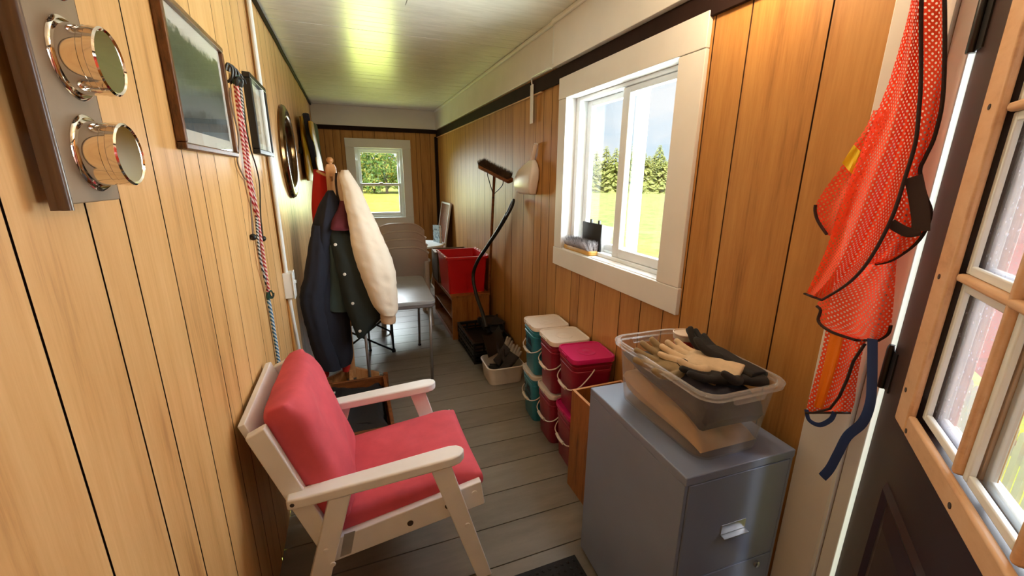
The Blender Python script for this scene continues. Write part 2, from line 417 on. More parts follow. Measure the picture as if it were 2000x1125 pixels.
def rect_frame(bm, axis, d0, d1, u0, u1, z0, z1, wl, wr, wb, wt):
    def b(ua, ub, za, zb):
        if axis == 'x': box(bm, (d0, ua, za), (d1, ub, zb))
        else: box(bm, (ua, d0, za), (ub, d1, zb))
    b(u0, u0+wl, z0, z1); b(u1-wr, u1, z0, z1); b(u0+wl, u1-wr, z0, z0+wb); b(u0+wl, u1-wr, z1-wt, z1)
bm = BM(); rect_frame(bm, 'x', 1.25, 1.345, y0, y1, z0, z1, .025, .04, .02, .02)
box(bm, (1.292, y0+.02, z0+.02), (1.298, y1-.03, z0+.032)); fr = obj('frame', bm, 'vinyl', w1, bevel=.003)
s = BM(); rect_frame(s, 'x', 1.258, 1.290, y0+.026, 1.815, z0+.021, z1-.021, .05, .055, .045, .028); sa = obj('sash', s, 'vinyl', w1, bevel=.004)
bm = BM(); box(bm, (1.272, y0+.07, z0+.06), (1.276, 1.765, z1-.045)); obj('pane', bm, 'glass', sa)
s = BM(); rect_frame(s, 'x', 1.300, 1.330, 1.70, y1-.041, z0+.021, z1-.021, .055, .045, .045, .03); sb = obj('sash', s, 'vinyl', w1, bevel=.004)
bm = BM(); box(bm, (1.312, 1.75, z0+.06), (1.316, y1-.08, z1-.045)); obj('pane', bm, 'glass', sb)

w2 = thing('window_2', None, None, (.4, YF, .94)); tag(w2, kind='structure')
x0, x1, z0, z1 = WIN2
for nm, lo, hi in (('casing', (-.016, YF-.02, z1), (.826, YF, 1.976)), ('casing', (-.014, YF-.018, z0-.001), (x0, YF, z1-.001)), ('casing', (x1, YF-.018, z0-.001), (.824, YF, z1-.001)), ('casing', (-.014, YF-.02, .816), (.824, YF, z0-.002))):
    bm = BM(); box(bm, lo, hi); obj(nm, bm, 'white', w2, bevel=.003)
bm = BM(); rect_frame(bm, 'y', YF-.003, YF+.15, x0-.015, x1+.015, z0-.015, z1+.015, .016, .016, .016, .016); obj('jamb', bm, 'vinyl', w2)
bm = BM(); rect_frame(bm, 'y', YF+.03, YF+.13, x0, x1, z0, z1, .035, .035, .03, .03); obj('frame', bm, 'vinyl', w2, bevel=.003)
s = BM(); rect_frame(s, 'y', YF+.042, YF+.072, x0+.036, x1-.036, z0+.031, 1.40, .03, .03, .035, .035); sa = obj('sash', s, 'vinyl', w2, bevel=.003)
bm = BM(); box(bm, (x0+.06, YF+.055, z0+.06), (x1-.06, YF+.058, 1.37)); obj('pane', bm, 'glass', sa)
bm = BM(); box(bm, (.385, YF+.035, 1.40), (.435, YF+.07, 1.412)); obj('latch', bm, 'steel', sa)
s = BM(); rect_frame(s, 'y', YF+.080, YF+.110, x0+.036, x1-.036, 1.365, z1-.031, .03, .03, .035, .03); sb = obj('sash', s, 'vinyl', w2, bevel=.003)
bm = BM(); box(bm, (x0+.06, YF+.093, 1.39), (x1-.06, YF+.096, z1-.055)); obj('pane', bm, 'glass', sb)

# ------------------------------------------------------------------ the open door (hinged at its left edge, swung into the room)
HX, HY = 1.198, .508; DA = math.atan2(-.6239, -.7815)
d1 = thing('door_1', None, None, (HX, HY, 0), DA); tag(d1, kind='structure')
# local x runs from the hinge to the free edge, local -y faces the room
M['door'] = plain('dark_brown_door_paint', S(50, 33, 32), .32, var=.12, vscale=3)
bm = BM(); T = .022
sx0, sx1, gz0, gz1 = .20, .80, 1.03, 1.92
for lo, hi in (((0.004, -T, .015), (sx0, T, 2.02)), ((sx1, -T, .015), (.93, T, 2.02)), ((sx0, -T, .015), (sx1, T, gz0)), ((sx0, -T, gz1), (sx1, T, 2.02))): box(bm, lo, hi)
dl = obj('leaf', bm, 'door', d1, local=True)
def raised(u0, u1, za, zb):
    bm = BM()
    A = [(u0, -T, za), (u1, -T, za), (u1, -T, zb), (u0, -T, zb)]; r = lambda e, d: [(u0+e, -T-d, za+e), (u1-e, -T-d, za+e), (u1-e, -T-d, zb-e), (u0+e, -T-d, zb-e)]
    rs = [[bm.verts.new(p) for p in q] for q in (A, r(.012, .008), r(.03, .001), r(.07, .009))]
    skin(bm, rs, cap=False); bm.faces.new(rs[-1]); obj('panel', bm, 'door', d1, local=True)
raised(.17, .46, .20, .86); raised(.50, .79, .20, .86)
bm = BM()
for sgn in (-1, 1):
    a, b = (-T-.014, -T) if sgn < 0 else (T, T+.014)
    for lo, hi in (((.155, a, 1.007), (.222, b, 1.945)), ((.785, a, 1.007), (.85, b, 1.945)), ((.222, a, 1.007), (.785, b, 1.05)), ((.222, a, 1.90), (.785, b, 1.945))): box(bm, lo, hi)
gf_ = obj('glazing_frame', bm, 'oak', d1, local=True, bevel=.005)
bm = BM()
for z, u in ((1.623, .19), (1.325, .183), (1.084, .178), (1.021, .236), (1.023, .464), (1.90, .19), (1.022, .66)):
    lathe(bm, [(.005, 0), (.005, .0016)], 12, Matrix.Translation((u, -T-.0135, z)) @ Matrix.Rotation(pi/2, 4, 'X'))
obj('screw_plug', bm, 'hole', gf_, local=True)
bm = BM()
for u in (.41, .597): box(bm, (u-.0075, -T-.004, 1.05), (u+.0075, T+.004, 1.90))
for z in (1.334, 1.617): box(bm, (.222, -T-.005, z-.0075), (.785, T+.005, z+.0075))
obj('muntins', bm, 'oak', d1, local=True, bevel=.006)
us = ((.222, .4025), (.4175, .5895), (.6045, .785)); zs = ((1.05, 1.3265), (1.3415, 1.6095), (1.6245, 1.90))
for a, b in us:
    for c, e in zs:
        bm = BM()
        for (ya, yb) in ((-.016, -.006), (.006, .016)):
            for lo, hi in (((a, ya, c), (a+.016, yb, e)), ((b-.016, ya, c), (b, yb, e)), ((a+.016, ya, c), (b-.016, yb, c+.016)), ((a+.016, ya, e-.016), (b-.016, yb, e))): box(bm, lo, hi)
        bd = obj('glazing_bead', bm, 'vinyl', d1, local=True, bevel=.003)
        bm = BM(); box(bm, (a, -.002, c), (b, .002, e)); obj('pane', bm, 'dirtyglass' if a < .3 else 'glass', bd, local=True)
for z in (.25, 1.06, 1.80):
    bm = BM(); lathe(bm, [(.008, z-.052), (.0085, z-.05), (.0085, z+.05), (.006, z+.06)], 12, Matrix.Translation((-.004, -T-.006, 0)))
    box(bm, (-.004, -T-.003, z-.05), (.034, -T, z+.05)); obj('hinge', bm, 'blackmetal', d1, local=True, smooth=True)

# ------------------------------------------------------------------ ceiling lamp (above the frame, over the near end)
lm = thing('ceiling_lamp', 'porcelain lampholder with a bare warm bulb on the near ceiling panel', 'lamp', (.98, 1.0, ZC-.004))
bm = BM(); lathe(bm, [(.055, 0), (.058, -.012), (.040, -.03), (.028, -.055), (.024, -.06)], 24); obj('lampholder', bm, 'white', lm, local=True, smooth=True)
k = NT('warm_bulb'); k.b.inputs['Emission Color'].default_value = (1, .72, .38, 1); k.b.inputs['Emission Strength'].default_value = 12; k.base((1, .9, .75, 1))
bm = BM(); lathe(bm, [(.013, -.058), (.015, -.075), (.026, -.10), (.031, -.12), (.027, -.142), (.014, -.154), (.002, -.157)], 24); obj('bulb', bm, k.m, lm, local=True, smooth=True)
lamp = light('lamp_light', 'POINT', (.98, 1.0, ZC-.18), 11, (1, .73, .44)); lamp.data.shadow_soft_size = .04

# ================================================================== THINGS
M['redcloth'] = plain('faded_red_canvas', S(208, 82, 96), .85, var=.12, vscale=9, bump=.5, bscale=18)
def cushion(w, d, h, mat4, seed, crown=.35):
    """a stuffed square cushion with a soft edge: w x d face, h thick"""
    bm = BM(); n = 30; rr = random.Random(seed); ph = [rr.uniform(0, 6) for _ in range(8)]; V = {}
    for side in (1, -1):
        for i in range(n+1):
            for j in range(n+1):
                u, v = -1+2*i/n, -1+2*j/n
                e = (1-abs(u)**6)*(1-abs(v)**6)
                z = side*h/2*(.62*(1 if e > 0 else 0)*min(1, e*3)**.5+crown*e*(1-.25*(u*u+v*v)))
                z += side*.004*(sin(5*u+ph[0]+3*v)+sin(7*v+ph[1]-2*u))*e + .003*sin(9*u+ph[2])*(1-e)
                q = Vector((u*2.2+seed, v*1.4, side)); z += side*e**.5*(.007*noise.noise(q)+.005*(1-2*abs(noise.noise(q*2.1)))*(1-.6*e))
                sx = 1-.02*(1-abs(v)**2)*(abs(u) > .9); p = Vector((u*w/2*sx, v*d/2, z))
                edge = i in (0, n) or j in (0, n)
                if edge: p.z = side*h*.22
                V[side, i, j] = bm.verts.new(mat4 @ p)
    for side in (1, -1):
        for i in range(n):
            for j in range(n): bm.faces.new((V[side, i, j], V[side, i+1, j], V[side, i+1, j+1], V[side, i, j+1]))
    loop = [(i, 0) for i in range(n)]+[(n, j) for j in range(n)]+[(i, n) for i in range(n, 0, -1)]+[(0, j) for j in range(n, 0, -1)]
    for a, b in zip(loop, loop[1:]+loop[:1]): bm.faces.new((V[1, *a], V[1, *b], V[-1, *b], V[-1, *a]))
    return bm

# ---- white armchair with red cushions
ch = thing('armchair', 'white painted wooden armchair with faded red cushions against the panelled wall', 'armchair', (0, 1.5, 0))
def side(poly, ya, yb): bm = BM(); prism(bm, [(x, ya, z) for x, z in poly], (0, yb-ya, 0)); return bm
for ya, yb, yr, ys in ((1.205, 1.237, (1.2375, 1.272), 1), (1.763, 1.795, (1.728, 1.7625), -1)):
    fl = obj('front_leg', side([(.176, .535), (.246, .54), (.392, 0), (.335, 0)], ya, yb), 'whitechair', ch, bevel=.004)
    rl = obj('rear_leg', side([(-.145, .515), (-.078, .518), (-.23, 0), (-.297, 0)], ya, yb), 'whitechair', ch, bevel=.004)
    rail = obj('side_rail', side([(-.205, .238), (.376, .312), (.362, .414), (-.20, .325)], *yr), 'whitechair', ch, bevel=.004)
    obj('back_post', side([(-.345, .762), (-.292, .787), (-.13, .30), (-.19, .29)], *yr), 'whitechair', ch, bevel=.005)
    if ys == 1:
        for x, z in ((.335, .372), (.235, .346), (.10, .317)):
            bm = BM(); lathe(bm, [(.011, 0), (.010, .003), (.004, .0035)], 14, Matrix.Translation((x, ya+.032 if x < .3 else ya+.032, z)) @ Matrix.Rotation(pi/2, 4, 'X')); obj('bolt', bm, 'hole' if x < .3 else 'whitechair', rail, smooth=True)
        for x, z in ((.298, .27),):
            bm = BM(); lathe(bm, [(.010, 0), (.009, .003), (.004, .0035)], 14, Matrix.Translation((x, ya, z)) @ Matrix.Rotation(pi/2, 4, 'X')); obj('bolt', bm, 'whitechair', fl, smooth=True)
        for x, z in ((-.17, .33), (-.155, .27)):
            bm = BM(); lathe(bm, [(.009, 0), (.008, .003), (.004, .0035)], 14, Matrix.Translation((x, ya, z)) @ Matrix.Rotation(pi/2, 4, 'X')); obj('bolt', bm, 'whitechair', rl, smooth=True)
        bm = BM(); prism(bm, [(-.115, ya+.0315, .345), (-.08, ya+.0315, .348), (-.10, ya+.0315, .262), (-.135, ya+.0315, .258)], (0, .001, 0)); obj('tape', bm, plain('silver_tape', S(176, 172, 170), .3, metal=.5, bump=.5), rail)
    # arm: plan outline widening to a rounded front
    yc = (ya+yb)/2+ys*.012
    plan = [(-.262, -.026), (-.20, -.031), (0, -.035), (.16, -.037), (.25, -.037), (.278, -.030), (.294, -.014), (.298, 0), (.294, .014), (.278, .030), (.25, .037), (.16, .035), (0, .030), (-.20, .026), (-.262, .022)]
    bm = BM(); zt = lambda x: .548+(x+.26)*.052
    prism(bm, [(x, yc+ys*y, zt(x)-.038) for x, y in plan], (0, 0, .038)); arm = obj('armrest', bm, 'whitechair', ch, bevel=.008)
    if ys == 1:
        bm = BM(); lathe(bm, [(.007, 0), (.005, .003)], 12, Matrix.Translation((-.245, yc-.027, .53)) @ Matrix.Rotation(pi/2, 4, 'X')); obj('bolt', bm, 'hole', arm)
for t, nm in ((.95, 'back_slat'), (.62, 'back_slat'), (.30, 'back_slat')):
    x, z = -.175-.155*t, .32+.45*t
    bm = BM(); prism(bm, [(x-.02, 1.272, z-.035), (x, 1.272, z-.03), (x-.025, 1.272, z+.045), (x-.045, 1.272, z+.04)], (0, .456, 0)); obj(nm, bm, 'whitechair', ch, bevel=.003)
for x, z in ((.33, .36), (-.17, .29)):
    bm = BM(); box(bm, (x-.015, 1.272, z-.03), (x+.015, 1.728, z+.03)); obj('cross_rail', bm, 'whitechair', ch, bevel=.003)
m4 = Matrix.Translation((.118, 1.50, .375)) @ Matrix.Rotation(rad(-6.5), 4, 'Y')
obj('seat_cushion', cushion(.53, .475, .125, m4, 3), 'redcloth', ch, smooth=True, sub=1)
m4 = Matrix.Translation((-.188, 1.497, .605)) @ Matrix.Rotation(rad(-1.5), 4, 'X') @ Matrix.Rotation(rad(-18), 4, 'Y') @ Matrix.Rotation(rad(90), 4, 'Y')
obj('back_cushion', cushion(.47, .485, .145, m4, 8, .42), 'redcloth', ch, smooth=True, sub=1)

# ---- brass and chrome lamp sockets on a backing board
M['taupe'] = plain('taupe_board_paint', S(140, 120, 100), .4, var=.10, vscale=14)
M['brownmould'] = plain('brown_moulding_paint', S(92, 68, 52), .32, var=.12, vscale=14, coat=.3)
gp = thing('gauge_board', 'taupe backing board with a column of chrome cups hung on the panelled wall', 'wall board', (XL, .78, 1.46))
bm = BM(); box(bm, (XL+.015, .7265, 1.46), (XL+.036, .853, 2.02)); box(bm, (XL, .76, 1.55), (XL+.015, .82, 2.0)); obj('board', bm, 'taupe', gp, bevel=.002)
bm = BM(); prof = [(.013, .726), (.014, .7215), (.018, .7205), (.021, .7220), (.023, .7222), (.027, .7195), (.031, .7190), (.034, .7200), (.0365, .7230), (.0365, .7262), (.013, .7262)]
prism(bm, [(XL+x, y, 1.452) for x, y in prof], (0, 0, .57)); obj('moulding', bm, 'brownmould', gp, smooth=True, angle=50)
k = NT('smoky_lens'); k.base(S(120, 118, 104)); k.b.inputs['Roughness'].default_value = .3; k.b.inputs['Metallic'].default_value = .25; M['lens'] = k.m
for z, y in ((1.527, .804), (1.651, .806), (1.777, .806)):
    mt = Matrix.Translation((XL+.0345, y, z)) @ Matrix.Rotation(pi/2, 4, 'Y')
    bm = BM(); lathe(bm, [(.053, 0), (.053, .003), (.051, .005), (.049, .006), (.045, .005)], 40, mt); cup = obj('flange', bm, 'chrome', gp, smooth=True)
    bm = BM(); lathe(bm, [(.0455, .004), (.0435, .027), (.0442, .028), (.0438, .034), (.0448, .035), (.0440, .044), (.0415, .046), (.0390, .044)], 40, mt); obj('chrome_cup', bm, 'chrome', cup, smooth=True)
    bm = BM(); lathe(bm, [(.0392, .0435), (.030, .041), (.012, .0395), (.005, .039), (.005, .0415), (.001, .042)], 32, mt); obj('lens', bm, 'lens', cup, smooth=True)

# ---- pictures
def picture(name, label, y0, y1, z0, z1, w, fmat, matcol, mw, printmat, d=.022, tilt=0):
    t = thing(name, label, 'picture', (XL, (y0+y1)/2, z0))
    bm = BM(); x0, x1 = XL, XL+d
    for lo, hi in (((x0, y0, z0), (x1, y1, z0+w)), ((x0, y0, z1-w), (x1, y1, z1)), ((x0, y0, z0+w), (x1, y0+w, z1-w)), ((x0, y1-w, z0+w), (x1, y1, z1-w))): box(bm, lo, hi)
    obj('frame', bm, fmat, t, bevel=.004)
    bm = BM(); box(bm, (x0, y0+w, z0+w), (x0+.010, y1-w, z1-w)); obj('mount', bm, matcol, t)
    bm = BM(); box(bm, (x0+.0095, y0+w+mw[0], z0+w+mw[1]), (x0+.0108, y1-w-mw[0], z1-w-mw[2])); obj('print', bm, printmat, t)
    bm = BM(); box(bm, (x0+.0125, y0+w, z0+w), (x0+.0135, y1-w, z1-w)); obj('glass', bm, 'picglass', t)
    return t
k = NT('forest_print'); v = k.coords((1, 3, 3)); g = k.n('ShaderNodeTexCoord').outputs['Generated']; sz = k.n('ShaderNodeSeparateXYZ', {0: g}).outputs[2]; sy = k.n('ShaderNodeSeparateXYZ', {0: g}).outputs[1]
f = k.math('ADD', sz, k.math('MULTIPLY', k.math('SUBTRACT', k.noise(v, 4, 8, .7), .5), .5))
c1 = k.ramp(f, [(.0, S(46, 54, 66)), (.16, S(52, 56, 58)), (.22, S(104, 108, 112)), (.42, S(96, 102, 98)), (.55, S(56, 64, 54)), (.95, S(48, 58, 44)), (1.0, S(200, 190, 180))])
k.base(k.mix(k.ramp(k.noise(v, 18, 8, .7), [(.4, (0, 0, 0, 1)), (.7, (.35, .35, .35, 1))]), c1, S(110, 118, 112))); k.b.inputs['Roughness'].default_value = .3; M['print1'] = k.m
k = NT('portrait_print'); v = k.coords((1, 6, 6)); k.base(k.ramp(k.noise(v, 3.3, 5, .6), [(.3, S(150, 120, 92)), (.5, S(206, 188, 160)), (.65, S(176, 140, 116)), (.8, S(90, 80, 70))])); M['print2'] = k.m
M['frameb'] = wood('picture_frame_wood', S(60, 34, 18), S(96, 58, 32), S(128, 84, 50), (30, 6, 6), .35)
picture('framed_picture', 'brown framed forest print in a pale mount above the armchair', 1.262, 1.785, 1.558, 1.908, .017, 'frameb', plain('pale_mount', S(206, 196, 188), .7, var=.03), (.030, .034, .036), 'print1')
picture('framed_picture', 'small black framed picture beside the hanging bungee cords', 2.16, 2.53, 1.588, 1.915, .022, 'black', plain('cream_mount', S(214, 206, 190), .7), (.03, .03, .03), 'print2', d=.03)

# ---- round mirror
M['bronze'] = plain('dark_bronze_gilt', S(112, 84, 52), .16, metal=.95, var=.2, vscale=20)
mr = thing('round_mirror', 'round bronze rimmed mirror on the panelled wall behind the coats', 'mirror', (XL, 3.27, 1.645))
mt = Matrix.Translation((XL, 3.27, 1.645)) @ Matrix.Rotation(pi/2, 4, 'Y')
bm = BM(); lathe(bm, [(.298, 0), (.300, .012), (.292, .026), (.270, .036), (.246, .036), (.228, .028), (.220, .014), (.218, .010)], 64, mt, cap=False); obj('rim', bm, 'bronze', mr, smooth=True)
bm = BM(); lathe(bm, [(.222, .004), (.222, .011), (.001, .0112)], 64, mt); obj('mirror_glass', bm, plain('silvered_glass', S(205, 208, 200), .04, metal=1, var=.01), mr, smooth=True)

# ---- bungee cords on a nail
def cordmat(name, a, b, k_=700.):
    k = NT(name); v = k.coords(); w = k.n('ShaderNodeTexWave', {'Vector': v, 'Scale': k_/6.28/3.2, 'Distortion': 0.}, wave_type='BANDS', bands_direction='DIAGONAL').outputs['Fac']
    k.base(k.ramp(w, [(.42, a), (.56, b)])); k.b.inputs['Roughness'].default_value = .7; return k.m
M['cordred'] = cordmat('red_white_cord', S(176, 34, 52), S(226, 200, 200)); M['cordbw'] = cordmat('black_white_cord', S(44, 50, 60), S(206, 204, 206)); M['cordblue'] = cordmat('blue_white_cord', S(24, 96, 148), S(196, 214, 222)); M['cordgrey'] = plain('grey_elastic', S(120, 104, 92), .6)
M['greenplastic'] = plain('dark_green_plastic', S(24, 66, 58), .35)
def cord(label, pts, r, mat, hooks=(), ball=None, x=.014):
    P = [onX(a, b, XL+x+(c[0] if c else 0)) for a, b, *c in pts]
    t = thing('bungee_cord', label, 'bungee cord', P[0], 0, 'bungee cords on the wall')
    bm = BM(); tube(bm, P, r, 8, k=5); obj('elastic', bm, mat, t, smooth=True)
    for h, hm in hooks:
        p = P[h]; s = 1 if h == 0 else -1
        bm = BM(); tube(bm, [p, p+Vector((0, 0, .016*s)), p+Vector((.006, .008, .03*s)), p+Vector((.012, .022, .032*s)), p+Vector((.014, .03, .018*s))], [.006, .007, .004, .0035, .003], 8, k=4); obj('hook', bm, hm, t, smooth=True)
    if ball is not None:
        bm = BM(); bmesh.ops.create_uvsphere(bm, u_segments=16, v_segments=10, radius=.013, matrix=Matrix.Translation(P[ball]+Vector((0, 0, -.006)))); obj('ball', bm, 'black', t, smooth=True)
cord('red and white bungee cord hanging on the wall between the two pictures', [(459, 165), (467, 227), (474, 275), (484, 349), (492, 387), (500, 420), (504, 455), (512, 500), (520, 548), (523, 570)], .006, 'cordred', ((0, 'greenplastic'), (-1, 'greenplastic')))
cord('red and white bungee cord, the right one of two, twisted with a black one', [(463, 168), (472, 227), (481, 275), (489, 349), (497, 387), (504, 420), (508, 455), (515, 500), (522, 548), (525, 565)], .005, 'cordred', ((0, 'black'),), x=.022)
cord('black and white speckled bungee cord beside the red cords', [(470, 170), (473, 205), (478, 275), (490, 349), (498, 387), (501, 420), (503, 460), (508, 505), (519, 550), (524, 568)], .005, 'cordbw', ((0, 'black'), (-1, 'black')), x=.016)
cord('thin grey elastic loop bowing left of the red bungee cords', [(449, 172), (452, 205), (464, 255), (466, 290), (464, 317), (476, 345), (487, 362), (491, 420), (494, 460)], .0028, 'cordgrey', (), -1, x=.010)
cord('thin black elastic loop hanging right of the red bungee cords', [(474, 190), (477, 218), (487, 282), (500, 325), (507, 362), (509, 420), (513, 463)], .0028, 'black', (), -1, x=.010)
cord('blue and white bungee cord hooked below the red cords behind the armchair', [(524, 585), (529, 610), (534, 640), (539, 670), (545, 712)], .0075, 'cordblue', ((0, 'greenplastic'),), x=.012)
wk = thing('cord_hook', 'black wall hook crowded with bungee ends', 'hook', onX(456, 150, XL))
bm = BM()
for a, b in ((440, 138), (446, 141), (453, 147), (461, 156)):
    p = onX(a, b, XL); tube(bm, [p+Vector((0, .01, -.035)), p+Vector((.016, .004, -.02)), p+Vector((.022, 0, .01)), p+Vector((.012, -.01, .022)), p+Vector((.004, -.012, .0))], .0045, 8, k=4)
obj('hook', bm, 'black', wk, smooth=True)

# ---- conduit and socket box
bm = BM(); cp = [(XL+.020, 2.455, ZC-.004), (XL+.020, 2.455, 1.6), (XL+.020, 2.46, 1.3), (XL+.018, 2.475, .99)]
tube(bm, cp, .010, 10, k=4); tag(obj('conduit', bm, 'vinyl', smooth=True), 'white cable conduit running down the panelling from ceiling to socket box', 'conduit')
bm = BM(); tube(bm, [(XL+.018, 2.478, .845), (XL+.018, 2.485, .78), (XL+.018, 2.51, .68), (XL+.018, 2.56, .52), (XL+.018, 2.60, .30), (XL+.018, 2.61, .02)], .010, 10, k=4)
tag(obj('conduit', bm, 'vinyl', smooth=True), 'white cable conduit curving down below the socket box', 'conduit')
sb_ = thing('socket_box', 'white surface mounted socket box on the panelled wall', 'socket', (XL, 2.49, .845))
bm = BM(); box(bm, (XL, 2.452, .846), (XL+.045, 2.53, .988)); obj('housing', bm, 'vinyl', sb_, bevel=.004)
bm = BM(); box(bm, (XL+.0452, 2.448, .842), (XL+.050, 2.534, .992)); pl = obj('cover_plate', bm, 'white', sb_, bevel=.002)
for nm, lo, hi in (('switch', (.050, 2.485, .925), (.060, 2.497, .94)), ('socket_face', (.050, 2.472, .87), (.0515, 2.51, .90)), ('socket_face', (.050, 2.472, .95), (.0515, 2.51, .98))):
    bm = BM(); box(bm, (XL+lo[0], lo[1], lo[2]), (XL+hi[0], hi[1], hi[2])); obj(nm, bm, 'vinyl', pl)

# ---- garments hung far down the left wall
M['ochre'] = plain('yellow_oilskin', S(170, 130, 22), .5, var=.2, bump=.3, bscale=12)
M['blackcloth'] = plain('black_fabric', S(20, 20, 23), .85, var=.2, bump=.3)
def wallcloth(name, label, cat, rows, mat, x, th, seed, parent=None, **k):
    rr = [(onX(a, y, x), onX(b, y2, x), Vector((th, 0, 0))) for a, y, b, y2 in rows]
    return tag(obj(name, cloth_body(rr, seed=seed, **k), mat, smooth=True), label, cat)
wallcloth('rain_jacket', 'yellow oilskin jacket hanging flat on the wall beyond the mirror', 'jacket', [(588, 227, 597, 229), (590, 250, 600, 252), (595, 290, 606, 290), (599, 325, 611, 325), (603, 353, 614, 350)], 'ochre', XL+.05, .03, 3, fold=.12)
wallcloth('rain_trousers', 'yellow oilskin trousers hanging in the corner behind the red jacket', 'trousers', [(604, 236, 608, 240), (608, 262, 613, 262), (614, 288, 619, 286), (618, 315, 626, 312), (622, 340, 631, 338)], 'ochre', XL+.12, .02, 5, fold=.12)
bm = BM(); tube(bm, [onX(a, b, XL+.10) for a, b in ((597, 223), (602, 250), (607, 280), (613, 310), (618, 338))], .02, 8, k=4, flat=(.05, .03)); tag(obj('harness_strap', bm, 'blackcloth', smooth=True), 'wide black strap hanging between the yellow oilskins', 'strap')
wallcloth('dark_apron', 'black apron hanging in the far corner beside the yellow oilskins', 'apron', [(609, 238, 619, 246), (612, 270, 623, 270), (616, 300, 627, 300), (620, 330, 632, 330), (622, 345, 634, 345)], 'blackcloth', XL+.085, .012, 9)
kt = thing('key_bunch', 'small black key bunch dangling on a hook beside the round mirror', 'keys', onX(587, 250, XL))
bm = BM(); tube(bm, [onX(586, 248, XL+.004), onX(586, 262, XL+.01), onX(587, 276, XL+.012)], .004, 6); obj('ring', bm, 'blackmetal', kt, smooth=True)
for dx, dy in ((0, 0), (2, 4), (-2, 3)):
    bm = BM(); a = onX(587+dx*.3, 276, XL+.012); b = onX(588+dx, 296+dy, XL+.014); tube(bm, [a, (a+b)/2+Vector((.004, .01, 0)), b], [.006, .013, .005], 6, flat=(.03, .008)); obj('key', bm, 'blackmetal', kt)

# ---- coat stand and the coats on it
M['pine'] = wood('varnished_pine', S(160, 100, 52), S(196, 138, 84), S(214, 164, 112), (8, 8, 1), .4)
PX, PY = -.108, 3.09
cs = thing('coat_stand', 'varnished pine coat stand with a ball finial, hung with coats', 'coat stand', (PX, PY, 0))
bm = BM(); rings_rr(bm, [(.066, .066, .008, .03), (.066, .066, .008, 1.55), (.050, .050, .008, 1.568), (.048, .048, .008, 1.572)]); obj('post', bm, 'pine', cs, local=True, bevel=.003)
bm = BM(); lathe(bm, [(.012, 1.572), (.012, 1.578), (.019, 1.585), (.022, 1.596), (.019, 1.607), (.010, 1.615), (.001, 1.617)], 20); obj('finial', bm, 'pine', cs, local=True, smooth=True)
for a in range(4):
    bm = BM(); m4 = Matrix.Rotation(a*pi/2, 4, 'Z'); prism(bm, [m4 @ Vector(p) for p in ((.033, -.014, .0), (.20, -.014, .0), (.20, -.014, .03), (.033, -.014, .10))], m4.to_3x3() @ Vector((0, .028, 0))); obj('foot', bm, 'pine', cs, local=True, bevel=.003)
for a, z in ((0, 1.50), (pi/2, 1.42), (pi, 1.50), (3*pi/2, 1.47)):
    bm = BM(); d = Vector((cos(a), sin(a), 0)); tube(bm, [d*.033+Vector((0, 0, z)), d*.075+Vector((0, 0, z+.02)), d*.085+Vector((0, 0, z+.03))], .009, 10); obj('peg', bm, 'pine', cs, local=True, smooth=True)
def rows_y(rows, ys, th):
    n = len(rows); out = []
    for i, (py, a, b) in enumerate(rows):
        t = i/(n-1)*(len(ys)-1); j = min(int(t), len(ys)-2); y = ys[j]+(ys[j+1]-ys[j])*(t-j)
        tt = th[j]+(th[j+1]-th[j])*(t-j) if isinstance(th, (list, tuple)) else th
        out.append((onY(a, py, y), onY(b, py, y), Vector((0, tt, 0))))
    return out
M['navy'] = plain('navy_wool', S(31, 33, 46), .95, var=.12, vscale=10, bump=.3)
M['dkgreen'] = plain('dark_green_cotton', S(32, 42, 42), .8, var=.12, vscale=10, bump=.3)
M['greenlining'] = plain('green_grey_lining', S(52, 72, 74), .7, var=.12)
M['beige'] = plain('beige_padded_nylon', S(234, 220, 200), .6, var=.05, vscale=5, bump=.9, bscale=16)
M['burgundy'] = plain('burgundy_lining', S(92, 24, 40), .75)
M['redfleece'] = plain('red_fleece', S(206, 40, 26), .9, bump=.3)
M['ivory'] = plain('ivory_snap', S(220, 214, 204), .3)
co = thing('coat', 'navy wool coat hanging on the near side of the coat stand', 'coat', onY(648, 380, 2.98))
obj('body', cloth_body(rows_y([(372, 641, 650), (385, 632, 658), (405, 623, 664), (445, 611, 668), (490, 606, 672), (540, 600, 676), (600, 602, 682), (650, 606, 686), (690, 613, 688), (708, 618, 684)], (3.0, 2.96, 2.96, 2.98), (.035, .10, .11, .10)), fold=.10, freq=6, seed=2, n=48, k=7, wr=.006, ws=(14, 14, 9)), 'navy', co, smooth=True)
obj('sleeve', cloth_body(rows_y([(440, 611, 634), (480, 604, 640), (540, 595, 640), (575, 586, 634), (610, 591, 636), (650, 602, 642), (690, 613, 655), (720, 625, 664)], (2.92, 2.86, 2.86, 2.88), (.04, .065, .065, .05)), fold=.07, freq=5, seed=4, n=44, k=7, wr=.006, ws=(14, 14, 16)), 'navy', co, smooth=True)
bm = cloth_body(rows_y([(722, 627, 643), (730, 628, 643), (734, 630, 642)], (2.95, 2.95), .03), seed=1); obj('red_lining', bm, 'redfleece', co, smooth=True)
bm = cloth_body(rows_y([(700, 667, 684), (715, 668, 684), (724, 669, 682)], (3.02, 3.02), .03), seed=1); obj('red_lining', bm, 'redfleece', co, smooth=True)
jk = thing('jacket', 'dark green snap fastened jacket with burgundy collar behind the beige sleeve', 'jacket', onY(670, 430, 2.86))
obj('body', cloth_body(rows_y([(425, 652, 690), (450, 644, 694), (480, 648, 710), (530, 658, 724), (575, 668, 738), (606, 678, 745), (622, 684, 742), (645, 693, 722), (657, 698, 710)], (2.93, 2.84, 2.82, 2.82), (.04, .06, .06, .04)), fold=.05, freq=4, seed=6, n=48, k=7, wr=.005, ws=(14, 14, 10)), 'dkgreen', jk, smooth=True)
